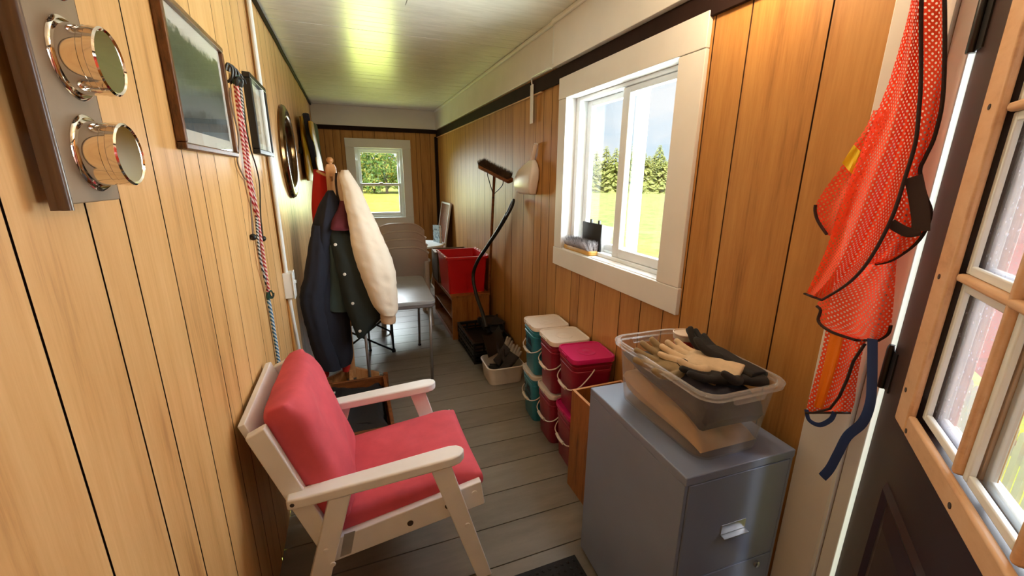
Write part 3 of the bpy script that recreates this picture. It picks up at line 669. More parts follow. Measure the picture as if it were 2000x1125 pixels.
obj('lining', cloth_body(rows_y([(478, 642, 662), (520, 644, 670), (570, 643, 680), (601, 642, 684), (608, 646, 684)], (2.87, 2.86), .025), fold=.05, seed=7), 'greenlining', jk, smooth=True)
obj('collar', cloth_body(rows_y([(392, 664, 676), (410, 658, 681), (428, 649, 684), (444, 645, 685), (449, 648, 684)], (2.93, 2.84), (.03, .05)), fold=.12, seed=8), 'burgundy', jk, smooth=True)
for a, b in ((655, 478), (673, 536), (689, 593), (703, 647)):
    bm = BM(); p = onY(a, b, 2.752); lathe(bm, [(.010, 0), (.0095, .004), (.006, .0055), (.001, .006)], 16, Matrix.Translation(p+Vector((0, .004, 0))) @ Matrix.Rotation(pi/2, 4, 'X')); obj('snap', bm, 'ivory', jk, smooth=True)
bj = thing('padded_jacket', 'beige padded jacket with its sleeve hanging forward off the coat stand', 'jacket', onY(672, 340, 2.95))
obj('sleeve', cloth_body(rows_y([(332, 667, 679), (345, 664, 688), (368, 669, 703), (400, 674, 717), (426, 679, 730), (455, 684, 743), (480, 688, 755), (520, 699, 770), (556, 712, 774), (590, 726, 776), (604, 735, 776), (613, 743, 772)], (2.96, 2.84, 2.76, 2.74), (.03, .06, .075, .055)), fold=.045, freq=5, seed=11, twist=3, n=56, k=9, wr=.0045, ws=(9, 9, 15)), 'beige', bj, smooth=True)
obj('cuff', cloth_body(rows_y([(611, 743, 772), (618, 743, 773), (627, 744, 773), (630, 746, 772)], (2.74, 2.74), .042), fold=.05, freq=14, seed=12), plain('beige_cuff', S(206, 176, 146), .8, bump=.5), bj, smooth=True)
obj('shoulder', cloth_body(rows_y([(336, 660, 672), (350, 658, 672), (380, 661, 676), (410, 668, 680), (440, 672, 684)], (2.98, 2.93), .04), fold=.12, seed=14), plain('beige_inner', S(196, 170, 142), .8), bj, smooth=True)
obj('dark_facing', cloth_body(rows_y([(338, 654, 664), (360, 654, 666), (390, 658, 672), (405, 662, 676)], (3.01, 2.97), .03), fold=.1, seed=15), plain('dark_brown_facing', S(48, 32, 28), .8), bj, smooth=True)
rd = tag(obj('fleece', cloth_body(rows_y([(331, 612, 618), (338, 612, 640), (360, 610, 643), (400, 609, 646), (430, 610, 642), (450, 611, 634)], (3.20, 3.16), .05), fold=.10, seed=16), 'redfleece', smooth=True), 'bright red fleece hanging behind the navy coat', 'fleece')

# ---- slatted crate with a black liner
cr_ = thing('wooden_crate', 'low brown wooden crate lined in black on the floor behind the armchair', 'crate', (-.06, 2.36, 0))
for nm, lo, hi in (('side_board', (-.24, 2.04, .07), (.12, 2.06, .20)), ('side_board', (-.24, 2.66, .07), (.12, 2.68, .20)), ('side_board', (.10, 2.06, .07), (.12, 2.66, .20)), ('side_board', (-.24, 2.06, .07), (-.22, 2.66, .20)), ('base_board', (-.22, 2.06, .07), (.10, 2.66, .085))):
    bm = BM(); box(bm, lo, hi); obj(nm, bm, 'brownwood', cr_, bevel=.003)
for x, y in ((-.24, 2.022), (.105, 2.022), (-.24, 2.662), (.105, 2.662)):
    bm = BM(); box(bm, (x, y, 0), (x+.03, y+.034, .212)); obj('corner_post', bm, 'brownwood', cr_, bevel=.003)
M['bagblack'] = plain('black_bag', S(26, 26, 30), .55, bump=.4, bscale=20)
def lump(lo, hi, mat4=None, n=10, amp=.12, seed=0, r=.35):
    """soft rounded bundle filling a box"""
    bm = BM(); bmesh.ops.create_icosphere(bm, subdivisions=4, radius=1); rr = random.Random(seed); ph = [rr.uniform(0, 6.3) for _ in range(9)]
    c = (Vector(lo)+Vector(hi))/2; h = (Vector(hi)-Vector(lo))/2
    for v in bm.verts:
        p = v.co.normalized(); q = Vector([math.copysign(abs(x)**r, x) for x in p]); m = max(abs(x) for x in q); q /= max(m, 1e-6)**.8
        w = 1-amp*(.5+.5*sin(4*p.x+ph[0]+3*p.y)*sin(5*p.y+ph[1])+.3*sin(11*p.x+6*p.z+ph[2])+.25*sin(9*p.y-7*p.x+ph[3]))
        q = Vector([max(-1, min(1, x*w)) for x in q]); v.co = c+Vector((q.x*h.x, q.y*h.y, q.z*h.z))
        if mat4 is not None: v.co = mat4 @ v.co
    return bm
lb = thing('black_bag', 'black bag lying in the low brown crate with a white tag', 'bag', (-.06, 2.36, .09))
obj('body', lump((-.215, 2.065, .087), (.095, 2.655, .185), seed=4, amp=.2), 'bagblack', lb, smooth=True)
bm = BM(); p = onZ(652, 766, .19); box(bm, p+Vector((-.008, -.01, -.006)), p+Vector((.008, .012, -.003))); obj('tag', bm, 'white', lb)

# ---- card table
M['tabletop'] = plain('grey_table_laminate', S(150, 152, 154), .28, var=.05, vscale=25)
M['greymetal'] = plain('grey_tube', S(150, 148, 150), .35, metal=.6)
tb = thing('folding_table', 'small grey topped folding table beside the beige sleeve', 'table', (.25, 3.2, 0), rad(-2))
bm = BM(); rings_rr(bm, [(.52, .80, .045, .628), (.53, .81, .05, .634), (.53, .81, .05, .652), (.515, .795, .045, .658)]); obj('tabletop', bm, 'tabletop', tb, local=True, smooth=True)
bm = BM(); rings_rr(bm, [(.50, .78, .04, .605), (.522, .802, .045, .612), (.522, .802, .045, .6275), (.50, .78, .04, .6278)]); obj('apron', bm, 'greymetal', tb, local=True, smooth=True)
for sx in (-1, 1):
    for sy in (-1, 1):
        bm = BM(); tube(bm, [(sx*.225, sy*.365, .612), (sx*.215, sy*.40, .014)], .0105, 10); lg = obj('leg', bm, 'greymetal', tb, local=True, smooth=True)
        bm = BM(); tube(bm, [(sx*.215, sy*.40, .016), (sx*.215, sy*.401, 0)], .014, 10); obj('rubber_foot', bm, 'rubber', lg, local=True)

# ---- folding camp chair
cc = thing('camp_chair', 'black folding camp chair with crossed tube legs under the coats', 'chair', (0, 3.75, 0))
A_, B_, C_, D_ = [Vector(p) for p in ((.242, 3.52, 0), (-.27, 3.46, 0), (.262, 4.0, 0), (-.262, 4.0, 0))]
up_ = lambda p, z, q=None: Vector((p.x, p.y, z))
for a, b in ((A_, B_), (B_, A_), (C_, D_), (D_, C_), (A_, C_), (C_, A_), (B_, D_), (D_, B_)):
    bm = BM(); tube(bm, [a+Vector((0, 0, .012)), up_(b, .36)], .0085, 8); obj('cross_leg', bm, 'blackmetal', cc, smooth=True)
for a, h in ((A_, .56), (B_, .56), (C_, .86), (D_, .86)):
    bm = BM(); tube(bm, [a+Vector((0, 0, .02)), up_(a, h)], .008, 8); ps = obj('post', bm, 'blackmetal', cc, smooth=True)
    bm = BM(); lathe(bm, [(.016, 0), (.018, .012), (.012, .032)], 12, Matrix.Translation(a)); obj('foot', bm, 'black', ps, smooth=True)
def sheet(P, nu, nv, f=None):
    bm = BM(); g = [[bm.verts.new(P(i/nu, j/nv)) for i in range(nu+1)] for j in range(nv+1)]
    for j in range(nv):
        for i in range(nu): bm.faces.new((g[j][i], g[j][i+1], g[j+1][i+1], g[j+1][i]))
    return bm
obj('seat', sheet(lambda u, v: Vector((-.26+.51*u, 3.52+.46*v, .36-.07*sin(pi*u)*(1-.3*v))), 12, 8), 'blackcloth', cc, smooth=True, solid=.006)
obj('backrest', sheet(lambda u, v: Vector((-.262+.524*u, 4.0+.05*sin(pi*u), .42+.43*v)), 12, 8), 'blackcloth', cc, smooth=True, solid=.006)
for a, b in ((A_, C_), (B_, D_)):
    bm = BM(); prism(bm, [(a.x-.03, a.y-.01, .565), (a.x+.03, a.y-.01, .565), (b.x+.03, b.y, .575), (b.x-.03, b.y, .575)], (0, 0, .006)); obj('armrest', bm, 'blackcloth', cc)

# ---- stack of beige plastic chairs
M['beigeplastic'] = plain('taupe_plastic', S(196, 184, 174), .35, var=.04)
SX, SY = onY(783, 480, 4.35).x, 4.35
def plastic_chair():
    t = thing('stacking_chair', None, None, (SX, SY, 0), 0, 'stack of taupe plastic chairs')
    w = .225
    def back(u, v):      # u across, v up; local -y faces the camera
        a = (u-.5)*2; z = .41+.42*v-.085*abs(a)**3.2*v; y = -.20-.10*v+.11*a*a+(.02*(v-.8)*5*(v > .8))
        return Vector((a*w*(1+.06*v), y, z))
    obj('backrest', sheet(back, 20, 12), 'beigeplastic', t, local=True, smooth=True, solid=.006)
    bm = BM(); tube(bm, [back(u/24, 1)+Vector((0, .004, -.002)) for u in range(25)]+[back(1, v) for v in (.85, .7)], .011, 8); obj('top_rim', bm, 'beigeplastic', t, local=True, smooth=True)
    obj('seat', sheet(lambda u, v: Vector(((u-.5)*.44, -.20+.42*v, .42+.02*(v)-.012*sin(pi*u)-.03*max(0, v-.85)*6*.15)), 10, 10), 'beigeplastic', t, local=True, smooth=True, solid=.006)
    for s in (-1, 1):
        bm = BM(); tube(bm, [(s*.235, -.19, .66), (s*.262, -.06, .655), (s*.262, .10, .645), (s*.25, .19, .615), (s*.245, .205, .56)], .02, 8, k=5, flat=(.05, .016)); obj('armrest', bm, 'beigeplastic', t, local=True, smooth=True)
        bm = BM(); tube(bm, [(s*.245, .205, .57), (s*.235, .21, .35), (s*.25, .24, 0)], .02, 8, flat=(.05, .03)); obj('leg', bm, 'beigeplastic', t, local=True, smooth=True)
        bm = BM(); tube(bm, [(s*.228, -.19, .665), (s*.222, -.20, .40), (s*.24, -.27, 0)], .02, 8, flat=(.05, .03)); obj('leg', bm, 'beigeplastic', t, local=True, smooth=True)
    return t
pc = plastic_chair()
for i, lab in enumerate(('taupe plastic chair, lowest in the stack behind the grey table', 'taupe plastic chair, second from the bottom of the stack', 'taupe plastic chair, second from the top of the stack', 'taupe plastic chair, topmost of the stack below the far window')):
    o = pc if i == 0 else dup(pc, (SX-.002*i, SY+.05*i, .072*i))
    tag(o, lab, 'chair')

# ---- round white table, book and leaning board in the far corner
rt = thing('round_table', 'round white table in the far corner behind the stacked chairs', 'table', (.74, 4.98, 0))
bm = BM(); lathe(bm, [(.27, .70), (.28, .704), (.282, .716), (.276, .722), (.001, .7222)], 48); obj('tabletop', bm, 'vinyl', rt, local=True, smooth=True)
bm = BM(); lathe(bm, [(.022, .05), (.022, .69), (.08, .70)], 16); obj('pedestal', bm, 'blackmetal', rt, local=True, smooth=True)
bm = BM(); lathe(bm, [(.22, 0), (.21, .02), (.05, .045), (.023, .055)], 32); obj('base', bm, 'blackmetal', rt, local=True, smooth=True)
k = NT('blue_cover'); v = k.coords((1, 14, 14)); k.base(k.ramp(k.noise(v, 1.6, 3), [(.35, S(90, 120, 140)), (.5, S(180, 200, 206)), (.62, S(70, 84, 96))])); M['bluecover'] = k.m
bk = thing('book', 'pale blue covered book standing upright on the round white table', 'book', (.95, 5.02, .7225), rad(18))
bm = BM(); box(bm, (-.012, -.075, .002), (.010, .075, .20)); obj('pages', bm, 'white', bk, local=True)
bm = BM(); box(bm, (-.016, -.08, 0), (-.0125, .08, .205)); box(bm, (.0105, -.08, 0), (.014, .08, .205)); box(bm, (-.016, .0755, 0), (.014, .08, .205)); obj('cover', bm, 'bluecover', bk, local=True)
lbd = thing('leaning_board', 'white edged panel leaning on the wall in the far right corner', 'panel', (1.1, 5.0, 0))
pA, pB = onX(879, 398, 1.165), Vector((1.0, 4.86, 0)); yN = pA.y; top = Vector((1.182, yN, pA.z)); bot = Vector((.985, yN, 0.005))
dirv = (top-bot).normalized(); nrm = Vector((-dirv.z, 0, dirv.x))
def pl_(s, y, t): return bot+dirv*s+Vector((0, y, 0))-nrm*t
Lb = (top-bot).length
bm = BM(); prism(bm, [pl_(.02, .02, 0), pl_(Lb-.02, .02, 0), pl_(Lb-.02, .50, 0), pl_(.02, .50, 0)], nrm*.012); obj('panel', bm, 'brownwood', lbd)
bm = BM()
for a, b, c, d in ((0, 0, Lb, .02), (0, .50, Lb, .52), (0, .02, .02, .50), (Lb-.02, .02, Lb, .50)): prism(bm, [pl_(a, b, .004), pl_(c, b, .004), pl_(c, d, .004), pl_(a, d, .004)], nrm*.022)
obj('edging', bm, 'white', lbd)

# ---- low wooden chest, red tote, carton
wc = thing('wooden_chest', 'low orange wooden chest carrying the red tote by the wall', 'chest', (.98, 3.9, 0))
for nm, lo, hi in (('end_panel', (.795, 3.61, 0), (1.155, 3.63, .415)), ('end_panel', (.795, 4.48, 0), (1.155, 4.50, .415)), ('back_panel', (1.135, 3.63, 0), (1.155, 4.48, .415)), ('top_panel', (.785, 3.60, .416), (1.16, 4.51, .434)), ('shelf', (.80, 3.63, .20), (1.135, 4.48, .215)), ('base_panel', (.80, 3.63, .03), (1.135, 4.48, .045)), ('front_rail', (.795, 3.63, .385), (.81, 4.48, .415)), ('front_rail', (.795, 3.63, .0), (.81, 4.48, .045))):
    bm = BM(); box(bm, lo, hi); obj(nm, bm, 'plywood', wc, bevel=.002)
M['redplastic'] = plain('red_tote_plastic', S(204, 22, 26), .32, var=.06); M['pinkish'] = plain('pale_red_hinge', S(222, 150, 140), .4)
rt_ = thing('storage_tote', 'open red plastic tote standing on the orange wooden chest', 'tote', (.962, 3.88, .4345), rad(0))
bm = BM(); outer = [(.345, .40, .02, 0), (.375, .46, .02, .33), (.40, .49, .02, .331), (.40, .49, .02, .352)]; inner = [(.365, .45, .02, .352), (.335, .39, .02, .01)]
rings_rr(bm, outer+inner); obj('body', bm, 'redplastic', rt_, local=True, smooth=True)
for s in (-1, 1):
    bm = BM()
    for i in range(6): box(bm, (s*.2-.008, -.23+.08*i, .345), (s*.2+.008, -.175+.08*i, .362))
    obj('hinge_strip', bm, 'pinkish', rt_, local=True, bevel=.002)
cb = thing('cardboard_carton', 'dull brown carton behind the red tote with paper poking out', 'box', (.93, 4.32, .4345))
bm = BM(); x0, x1, y0, y1, zz = .775, 1.14, 4.145, 4.47, .745
for lo, hi in (((x0, y0, .4345), (x1, y0+.006, zz)), ((x0, y1-.006, .4345), (x1, y1, zz)), ((x0, y0, .4345), (x0+.006, y1, zz)), ((x1-.006, y0, .4345), (x1, y1, zz)), ((x0, y0, .4345), (x1, y1, .44))): box(bm, lo, hi)
obj('body', bm, plain('dull_cardboard', S(122, 104, 84), .8, bump=.2), cb)
obj('paper', sheet(lambda u, v: Vector((x0-.02+.10*u+.01*v, y0+.02+.2*v, zz+.004+.025*sin(3*u+2*v)*u)), 8, 6), 'white', cb, smooth=True, solid=.001)

# ---- push broom leaning head up on the wall
M['bristle'] = plain('dark_brown_bristle', S(74, 54, 36), .9, var=.5, vscale=40, bump=.8, bscale=90)
def bristles(bm, a, b, w, hgt, updir, count, seed, r=.0012, splay=.35):
    """a block of stiff bristles along a-b"""
    rr = random.Random(seed); a, b, updir = Vector(a), Vector(b), Vector(updir).normalized(); ax = (b-a).normalized(); wd = ax.cross(updir)
    for _ in range(count):
        u, v = rr.random(), rr.uniform(-1, 1); p = a.lerp(b, u)+wd*v*w/2
        d = (updir+wd*(v*splay+rr.uniform(-.12, .12))+ax*((u-.5)*splay*.5+rr.uniform(-.12, .12))).normalized(); q = p+d*hgt*rr.uniform(.8, 1.08)
        s1 = ax*r; s2 = wd*r
        f = [bm.verts.new(p+s1), bm.verts.new(p-s1*.5+s2), bm.verts.new(p-s1*.5-s2), bm.verts.new(q)]
        for t in ((0, 1, 3), (1, 2, 3), (2, 0, 3)): bm.faces.new([f[i] for i in t])
br = thing('push_broom', 'wooden push broom leaning head up on the right wall', 'broom', (1.182, 3.76, 0))
bt = onX(966, 326, 1.10); pb = Vector((1.182, 3.76, .003))
bm = BM(); tube(bm, [pb, pb.lerp(bt, .5), bt], [.013, .0125, .012], 12); obj('handle', bm, 'brownwood', br, smooth=True)
ba, bb = onY(938, 324, bt.y+.05), onY(998, 354, bt.y-.26)
ax = (bb-ba).normalized(); upn = (Vector((-.25, -.1, 1))-ax*ax.dot(Vector((-.25, -.1, 1)))).normalized(); wd = ax.cross(upn)
m4 = Matrix.Translation((ba+bb)/2) @ Matrix((ax, wd, upn)).transposed().to_4x4()
Lh = (bb-ba).length
bm = BM(); rings_rr(bm, [(Lh, .055, .012, -.012), (Lh, .062, .014, -.006), (Lh, .062, .014, .012), (Lh-.006, .056, .012, .016)], mat=m4); hd = obj('head_block', bm, 'brownwood', br, smooth=True)
bm = BM(); bristles(bm, ba+ax*.006+upn*.014, bb-ax*.02+upn*.014, .05, .055, upn, 2200, 5, .0016); tag(obj('bristles', bm, 'bristle', hd), kind='stuff')
bm = BM(); tube(bm, [m4 @ Vector(p) for p in ((-.09, 0, -.012), (-.085, 0, -.06))]+[pb.lerp(bt, .86)], .0035, 8, k=4); obj('brace', bm, 'blackmetal', br, smooth=True)
bm = BM(); tube(bm, [m4 @ Vector(p) for p in ((.09, 0, -.012), (.085, 0, -.07))]+[pb.lerp(bt, .86)], .0035, 8, k=4); obj('brace', bm, 'blackmetal', br, smooth=True)

# ---- snow shovel with a bent shaft
sh = thing('snow_shovel', 'black snow shovel with bent shaft leaning on the wall past the broom', 'shovel', (1.0, 3.2, 0))
sp = [onX(991, 418, 1.115), onX(975, 446, 1.08), onX(950, 484, 1.03), onX(932, 512, .985), onX(924, 540, .96), onX(930, 575, .955), onX(942, 610, .955), onX(950, 640, .955)]
bm = BM(); tube(bm, sp, [.017, .0155, .015, .015, .016, .0155, .016, .02], 12, k=5); obj('shaft', bm, 'black', sh, smooth=True)
gtop = onX(998, 404, 1.13); d = (gtop-sp[0]).normalized(); sd = Vector((0, 1, 0)).cross(d).normalized(); sd = (Vector((.3, .9, .1))-d*d.dot(Vector((.3, .9, .1)))).normalized()
bm = BM(); tube(bm, [sp[0]-d*.03, sp[0]+d*.01+sd*.03, sp[0]+d*.06+sd*.05, sp[0]+d*.105+sd*.045, sp[0]+d*.115, sp[0]+d*.105-sd*.045, sp[0]+d*.06-sd*.05, sp[0]+d*.01-sd*.03, sp[0]-d*.03], .011, 10, k=4); obj('grip', bm, 'black', sh, smooth=True)
be = sp[-1]
obj('blade', sheet(lambda u, v: Vector((be.x-.07+.20*u, be.y-.02-.18*v+.16*(u-.5), be.z-.02-(be.z-.175)*v-.04*sin(pi*u)*(1-v)+.03*(u-.5)**2)), 14, 8), 'black', sh, smooth=True, solid=.006)

# ---- white scoop hung on the wall, and a white paddle on a cord
M['scoopwhite'] = plain('white_scoop_plastic', S(232, 220, 210), .35, var=.02)
sc_ = thing('feed_scoop', 'white plastic scoop hung by its handle on the panelled wall', 'scoop', (XR, 2.74, 1.38))
bm = BM()
secs = []
for z, ya, yb, dep in ((1.386, 2.655, 2.86, .050), (1.40, 2.645, 2.90, .060), (1.44, 2.63, 2.93, .068), (1.49, 2.612, 2.915, .070), (1.545, 2.605, 2.87, .062), (1.585, 2.63, 2.80, .045), (1.607, 2.66, 2.755, .032), (1.614, 2.68, 2.735, .024)):
    secs.append((dep, yb-ya, min(.02, dep*.45), z, XR-.004-dep/2, (ya+yb)/2))
rings_rr(bm, secs, cap=(True, True)); obj('bowl', bm, 'scoopwhite', sc_, smooth=True, angle=60)
bm = BM(); tube(bm, [(XR-.018, 2.71, 1.605), (XR-.02, 2.685, 1.65), (XR-.016, 2.655, 1.718)], .014, 10, flat=(.030, .020)); obj('handle', bm, 'scoopwhite', sc_, smooth=True)
bm = BM(); tube(bm, [(XR, 2.655, 1.708), (XR-.03, 2.655, 1.712)], .003, 8); obj('nail', bm, 'steel', sc_)
wp = thing('white_paddle', 'narrow white paddle hanging by a cord under the cornice', 'paddle', (XR, 2.735, 1.845))
bm = BM(); box(bm, (XR-.022, 2.712, 1.85), (XR-.017, 2.758, 2.09)); obj('blade', bm, 'white', wp, bevel=.002)
bm = BM(); tube(bm, [(XR-.0195, 2.735, 2.085), (XR-.026, 2.73, 2.12), (XR-.03, 2.70, 2.13), (XR-.034, 2.52, 2.128), (XR-.05, 2.41, 2.118), (XR-.05, 2.38, 2.108)], .004, 8, k=4); obj('cord', bm, 'vinyl', wp, smooth=True)

# ---- hand brush and black holder on the window sill
hb = thing('hand_brush', 'wooden bench brush lying bristles up on the window sill', 'brush', (1.228, 2.09, 1.083), rad(90))
bm = BM(); rings_rr(bm, [(.30, .055, .02, 0), (.31, .062, .022, .004), (.31, .062, .022, .020), (.30, .056, .02, .025)]); obj('block', bm, plain('yellow_varnished_wood', S(206, 160, 82), .35), hb, local=True, smooth=True)
bm = BM(); bristles(bm, (-.14, -.012, .024), (.14, -.012, .024), .034, .062, (0, 0, 1), 1100, 3, .0011, .7); bristles(bm, (-.14, .012, .024), (.14, .012, .024), .034, .062, (0, 0, 1), 700, 4, .0011, .7)
tag(obj('grey_bristles', bm, plain('grey_bristle', S(176, 168, 168), .7, var=.4, vscale=60), hb, local=True), 'grey outer bristles', kind='stuff')
bm = BM(); bristles(bm, (-.135, 0, .024), (.135, 0, .024), .030, .060, (0, 0, 1), 1300, 6, .0012, .3); tag(obj('dark_bristles', bm, 'black', hb, local=True), 'dark inner bristles', kind='stuff')
bh = thing('black_holder', 'black and white plastic holder standing behind the sill brush', 'holder', (1.279, 2.03, 1.083), rad(90))
bm = BM(); rings_rr(bm, [(.19, .012, .004, 0), (.20, .012, .004, .16), (.20, .012, .004, .172)], mat=Matrix.Translation((0, .0135, 0))); pl2 = obj('plate', bm, 'black', bh, local=True, smooth=True)
bm = BM(); rings_rr(bm, [(.17, .022, .006, 0), (.18, .022, .006, .10), (.18, .010, .004, .155)], mat=Matrix.Translation((0, -.004, 0))); obj('body', bm, plain('grey_white_plastic', S(200, 198, 196), .4), bh, local=True, smooth=True)
for x in (-.07, .01):
    bm = BM(); box(bm, (x-.007, .008, .170), (x+.007, .019, .192)); obj('lug', bm, 'black', bh, local=True, bevel=.002)

# ---- black trays, white basin, work gloves
cr0 = thing('slatted_tray', None, None, (1.012, 3.305, 0), 0, 'black plastic trays stacked by the wall')
bm = BM(); w_, d_, h_ = .33, .54, .085
for s in (-1, 1):
    for z0_, z1_ in ((.0, .018), (.032, .046), (.066, .085)):
        box(bm, (s*w_/2-.006, -d_/2, z0_), (s*w_/2+.006, d_/2, z1_)); box(bm, (-w_/2, s*d_/2-.006, z0_), (w_/2, s*d_/2+.006, z1_))
    for i in range(9): box(bm, (s*w_/2-.005, -d_/2+i*d_/8-.008 if i else -d_/2, .0), (s*w_/2+.005, -d_/2+i*d_/8+.008, .085))
    for i in range(5): box(bm, (-w_/2+i*w_/4-.008, s*d_/2-.005, 0), (-w_/2+i*w_/4+.008, s*d_/2+.005, .085))
box(bm, (-w_/2, -d_/2, .004), (w_/2, d_/2, .010))
obj('tray_body', bm, 'black', cr0, local=True)
bm = BM()
for s in (-1, 1): box(bm, (s*w_/2-.010, -d_/2-.010, .0855), (s*w_/2+.010, d_/2+.010, .092)); box(bm, (-w_/2+.0105, s*d_/2-.010, .0855), (w_/2-.0105, s*d_/2+.010, .092))
obj('rim', bm, 'black', cr0, local=True, bevel=.003)
tag(cr0, 'slatted black plastic tray, the lower of two by the white basin', 'tray')
dup(cr0, (1.008, 3.31, .0925), 0, 'slatted black plastic tray, the upper of two by the white basin')
bl = tag(obj('black_bag', lump((.98, 3.15, .205), (1.17, 3.42, .285), seed=9, amp=.2), 'bagblack', smooth=True), 'crumpled black bag on the black trays beside the shovel blade', 'bag')
tu = thing('white_basin', 'white plastic wash basin holding dark work gloves on the floor', 'basin', (.98, 2.745, 0), rad(-2))
bm = BM(); rings_rr(bm, [(.235, .225, .04, 0), (.25, .24, .045, .004), (.268, .262, .05, .10), (.272, .268, .05, .128), (.290, .286, .055, .132), (.290, .286, .055, .140), (.274, .270, .05, .143), (.262, .256, .045, .10), (.240, .230, .04, .008), (.22, .21, .035, .006)])
obj('body', bm, plain('white_basin_plastic', S(214, 204, 194), .35, var=.03), tu, local=True, smooth=True)

def glove(name, label, mat, m4, curl=(.5, .6, .6, .7), spread=.16, thumb=.6, cuff=.05, group=None):
    """work glove, palm up local +z, fingers along +y, about 22 cm long"""
    bm = BM()
    rings_rr(bm, [(.085, .030, .014, -.045-cuff), (.082, .030, .014, -.045), (.070, .028, .013, -.030), (.078, .032, .015, 0), (.092, .034, .016, .035), (.092, .030, .014, .062), (.084, .022, .010, .072)], mat=Matrix(((1, 0, 0, 0), (0, 0, 1, 0), (0, 1, 0, 0), (0, 0, 0, 1))))
    for i, (x, L, c) in enumerate(zip((-.034, -.0115, .0115, .034), (.072, .082, .078, .060), curl)):
        a = (x/.034)*spread; p = Vector((x, .052, 0)); pts = [p]; rads = [.0122]
        for j in range(4):
            b = c*(j+.4)*.36; d = Vector((sin(a)*cos(b), cos(a)*cos(b), sin(b))); p = p+d*(L+.02)/4; pts.append(p); rads.append((.0122, .0118, .0112, .0098)[j])
        pts.append(p+d*.006); rads.append(.005)
        tube(bm, pts, rads, 10, k=3)
    p = Vector((-.036, .0, .004)); q = [p, p+Vector((-.024, .018, .006)), p+Vector((-.040, .040, .006+.02*thumb)), p+Vector((-.046, .064, .006+.045*thumb)), p+Vector((-.046, .070, .008+.05*thumb))]
    tube(bm, q, [.016, .0145, .0128, .0105, .005], 10, k=3)
    o = obj(name, bm, mat, smooth=True, remesh=.0035); o.matrix_world = m4
    return tag(o, label, 'glove', group)
def glovemat(name, palm, back, level=-.002, tip=None):
    k = NT(name); v = k.coords(); s = k.n('ShaderNodeSeparateXYZ', {0: v}); n = k.noise(v, 30, 5)
    f = k.math('GREATER_THAN', k.math('ADD', s.outputs[2], k.math('MULTIPLY', k.math('SUBTRACT', n, .5), .004)), level)
    pv = k.ramp(n, [(.3, tuple(x*.82 for x in palm[:3])+(1,)), (.65, palm)])
    c = k.mix(f, back, pv)
    if tip: c = k.mix(k.math('GREATER_THAN', s.outputs[1], .085), back, tip)
    k.base(c); k.b.inputs['Roughness'].default_value = .85; k.bump(k.noise(v, 90, 4), .4, .002); return k.m
M['glovebeige'] = glovemat('beige_leather_black_back', S(214, 190, 158), S(24, 23, 26), .004)
M['gloveolive'] = glovemat('olive_leather_black_back', S(150, 130, 98), S(24, 23, 26), .002)
M['gloveblack'] = glovemat('black_glove', S(34, 32, 34), S(24, 22, 25), 0)
M['glovegrey'] = glovemat('dark_glove_grey_tips', S(52, 42, 40), S(40, 32, 32), 0, tip=S(150, 138, 126))
E3 = lambda loc, e: Matrix.Translation(loc) @ Euler([rad(x) for x in e], 'XYZ').to_matrix().to_4x4()
glove('work_glove', 'dark work glove with grey fingertips standing up in the white basin, rearmost', 'glovegrey', E3((1.0, 2.80, .155), (58, 18, -72)), curl=(.3, .4, .4, .4), cuff=.03, group='grey tipped gloves in the basin')
glove('work_glove', 'dark work glove with grey fingertips standing up in the white basin, foremost', 'glovegrey', E3((1.01, 2.69, .135), (48, 12, -66)), curl=(.3, .3, .4, .4), cuff=.03, group='grey tipped gloves in the basin')
tag(obj('dark_cloth', lump((.885, 2.65, .012), (1.075, 2.84, .085), seed=12, amp=.25), 'bagblack', smooth=True), 'dark cloth heaped under the gloves in the white basin', 'cloth')

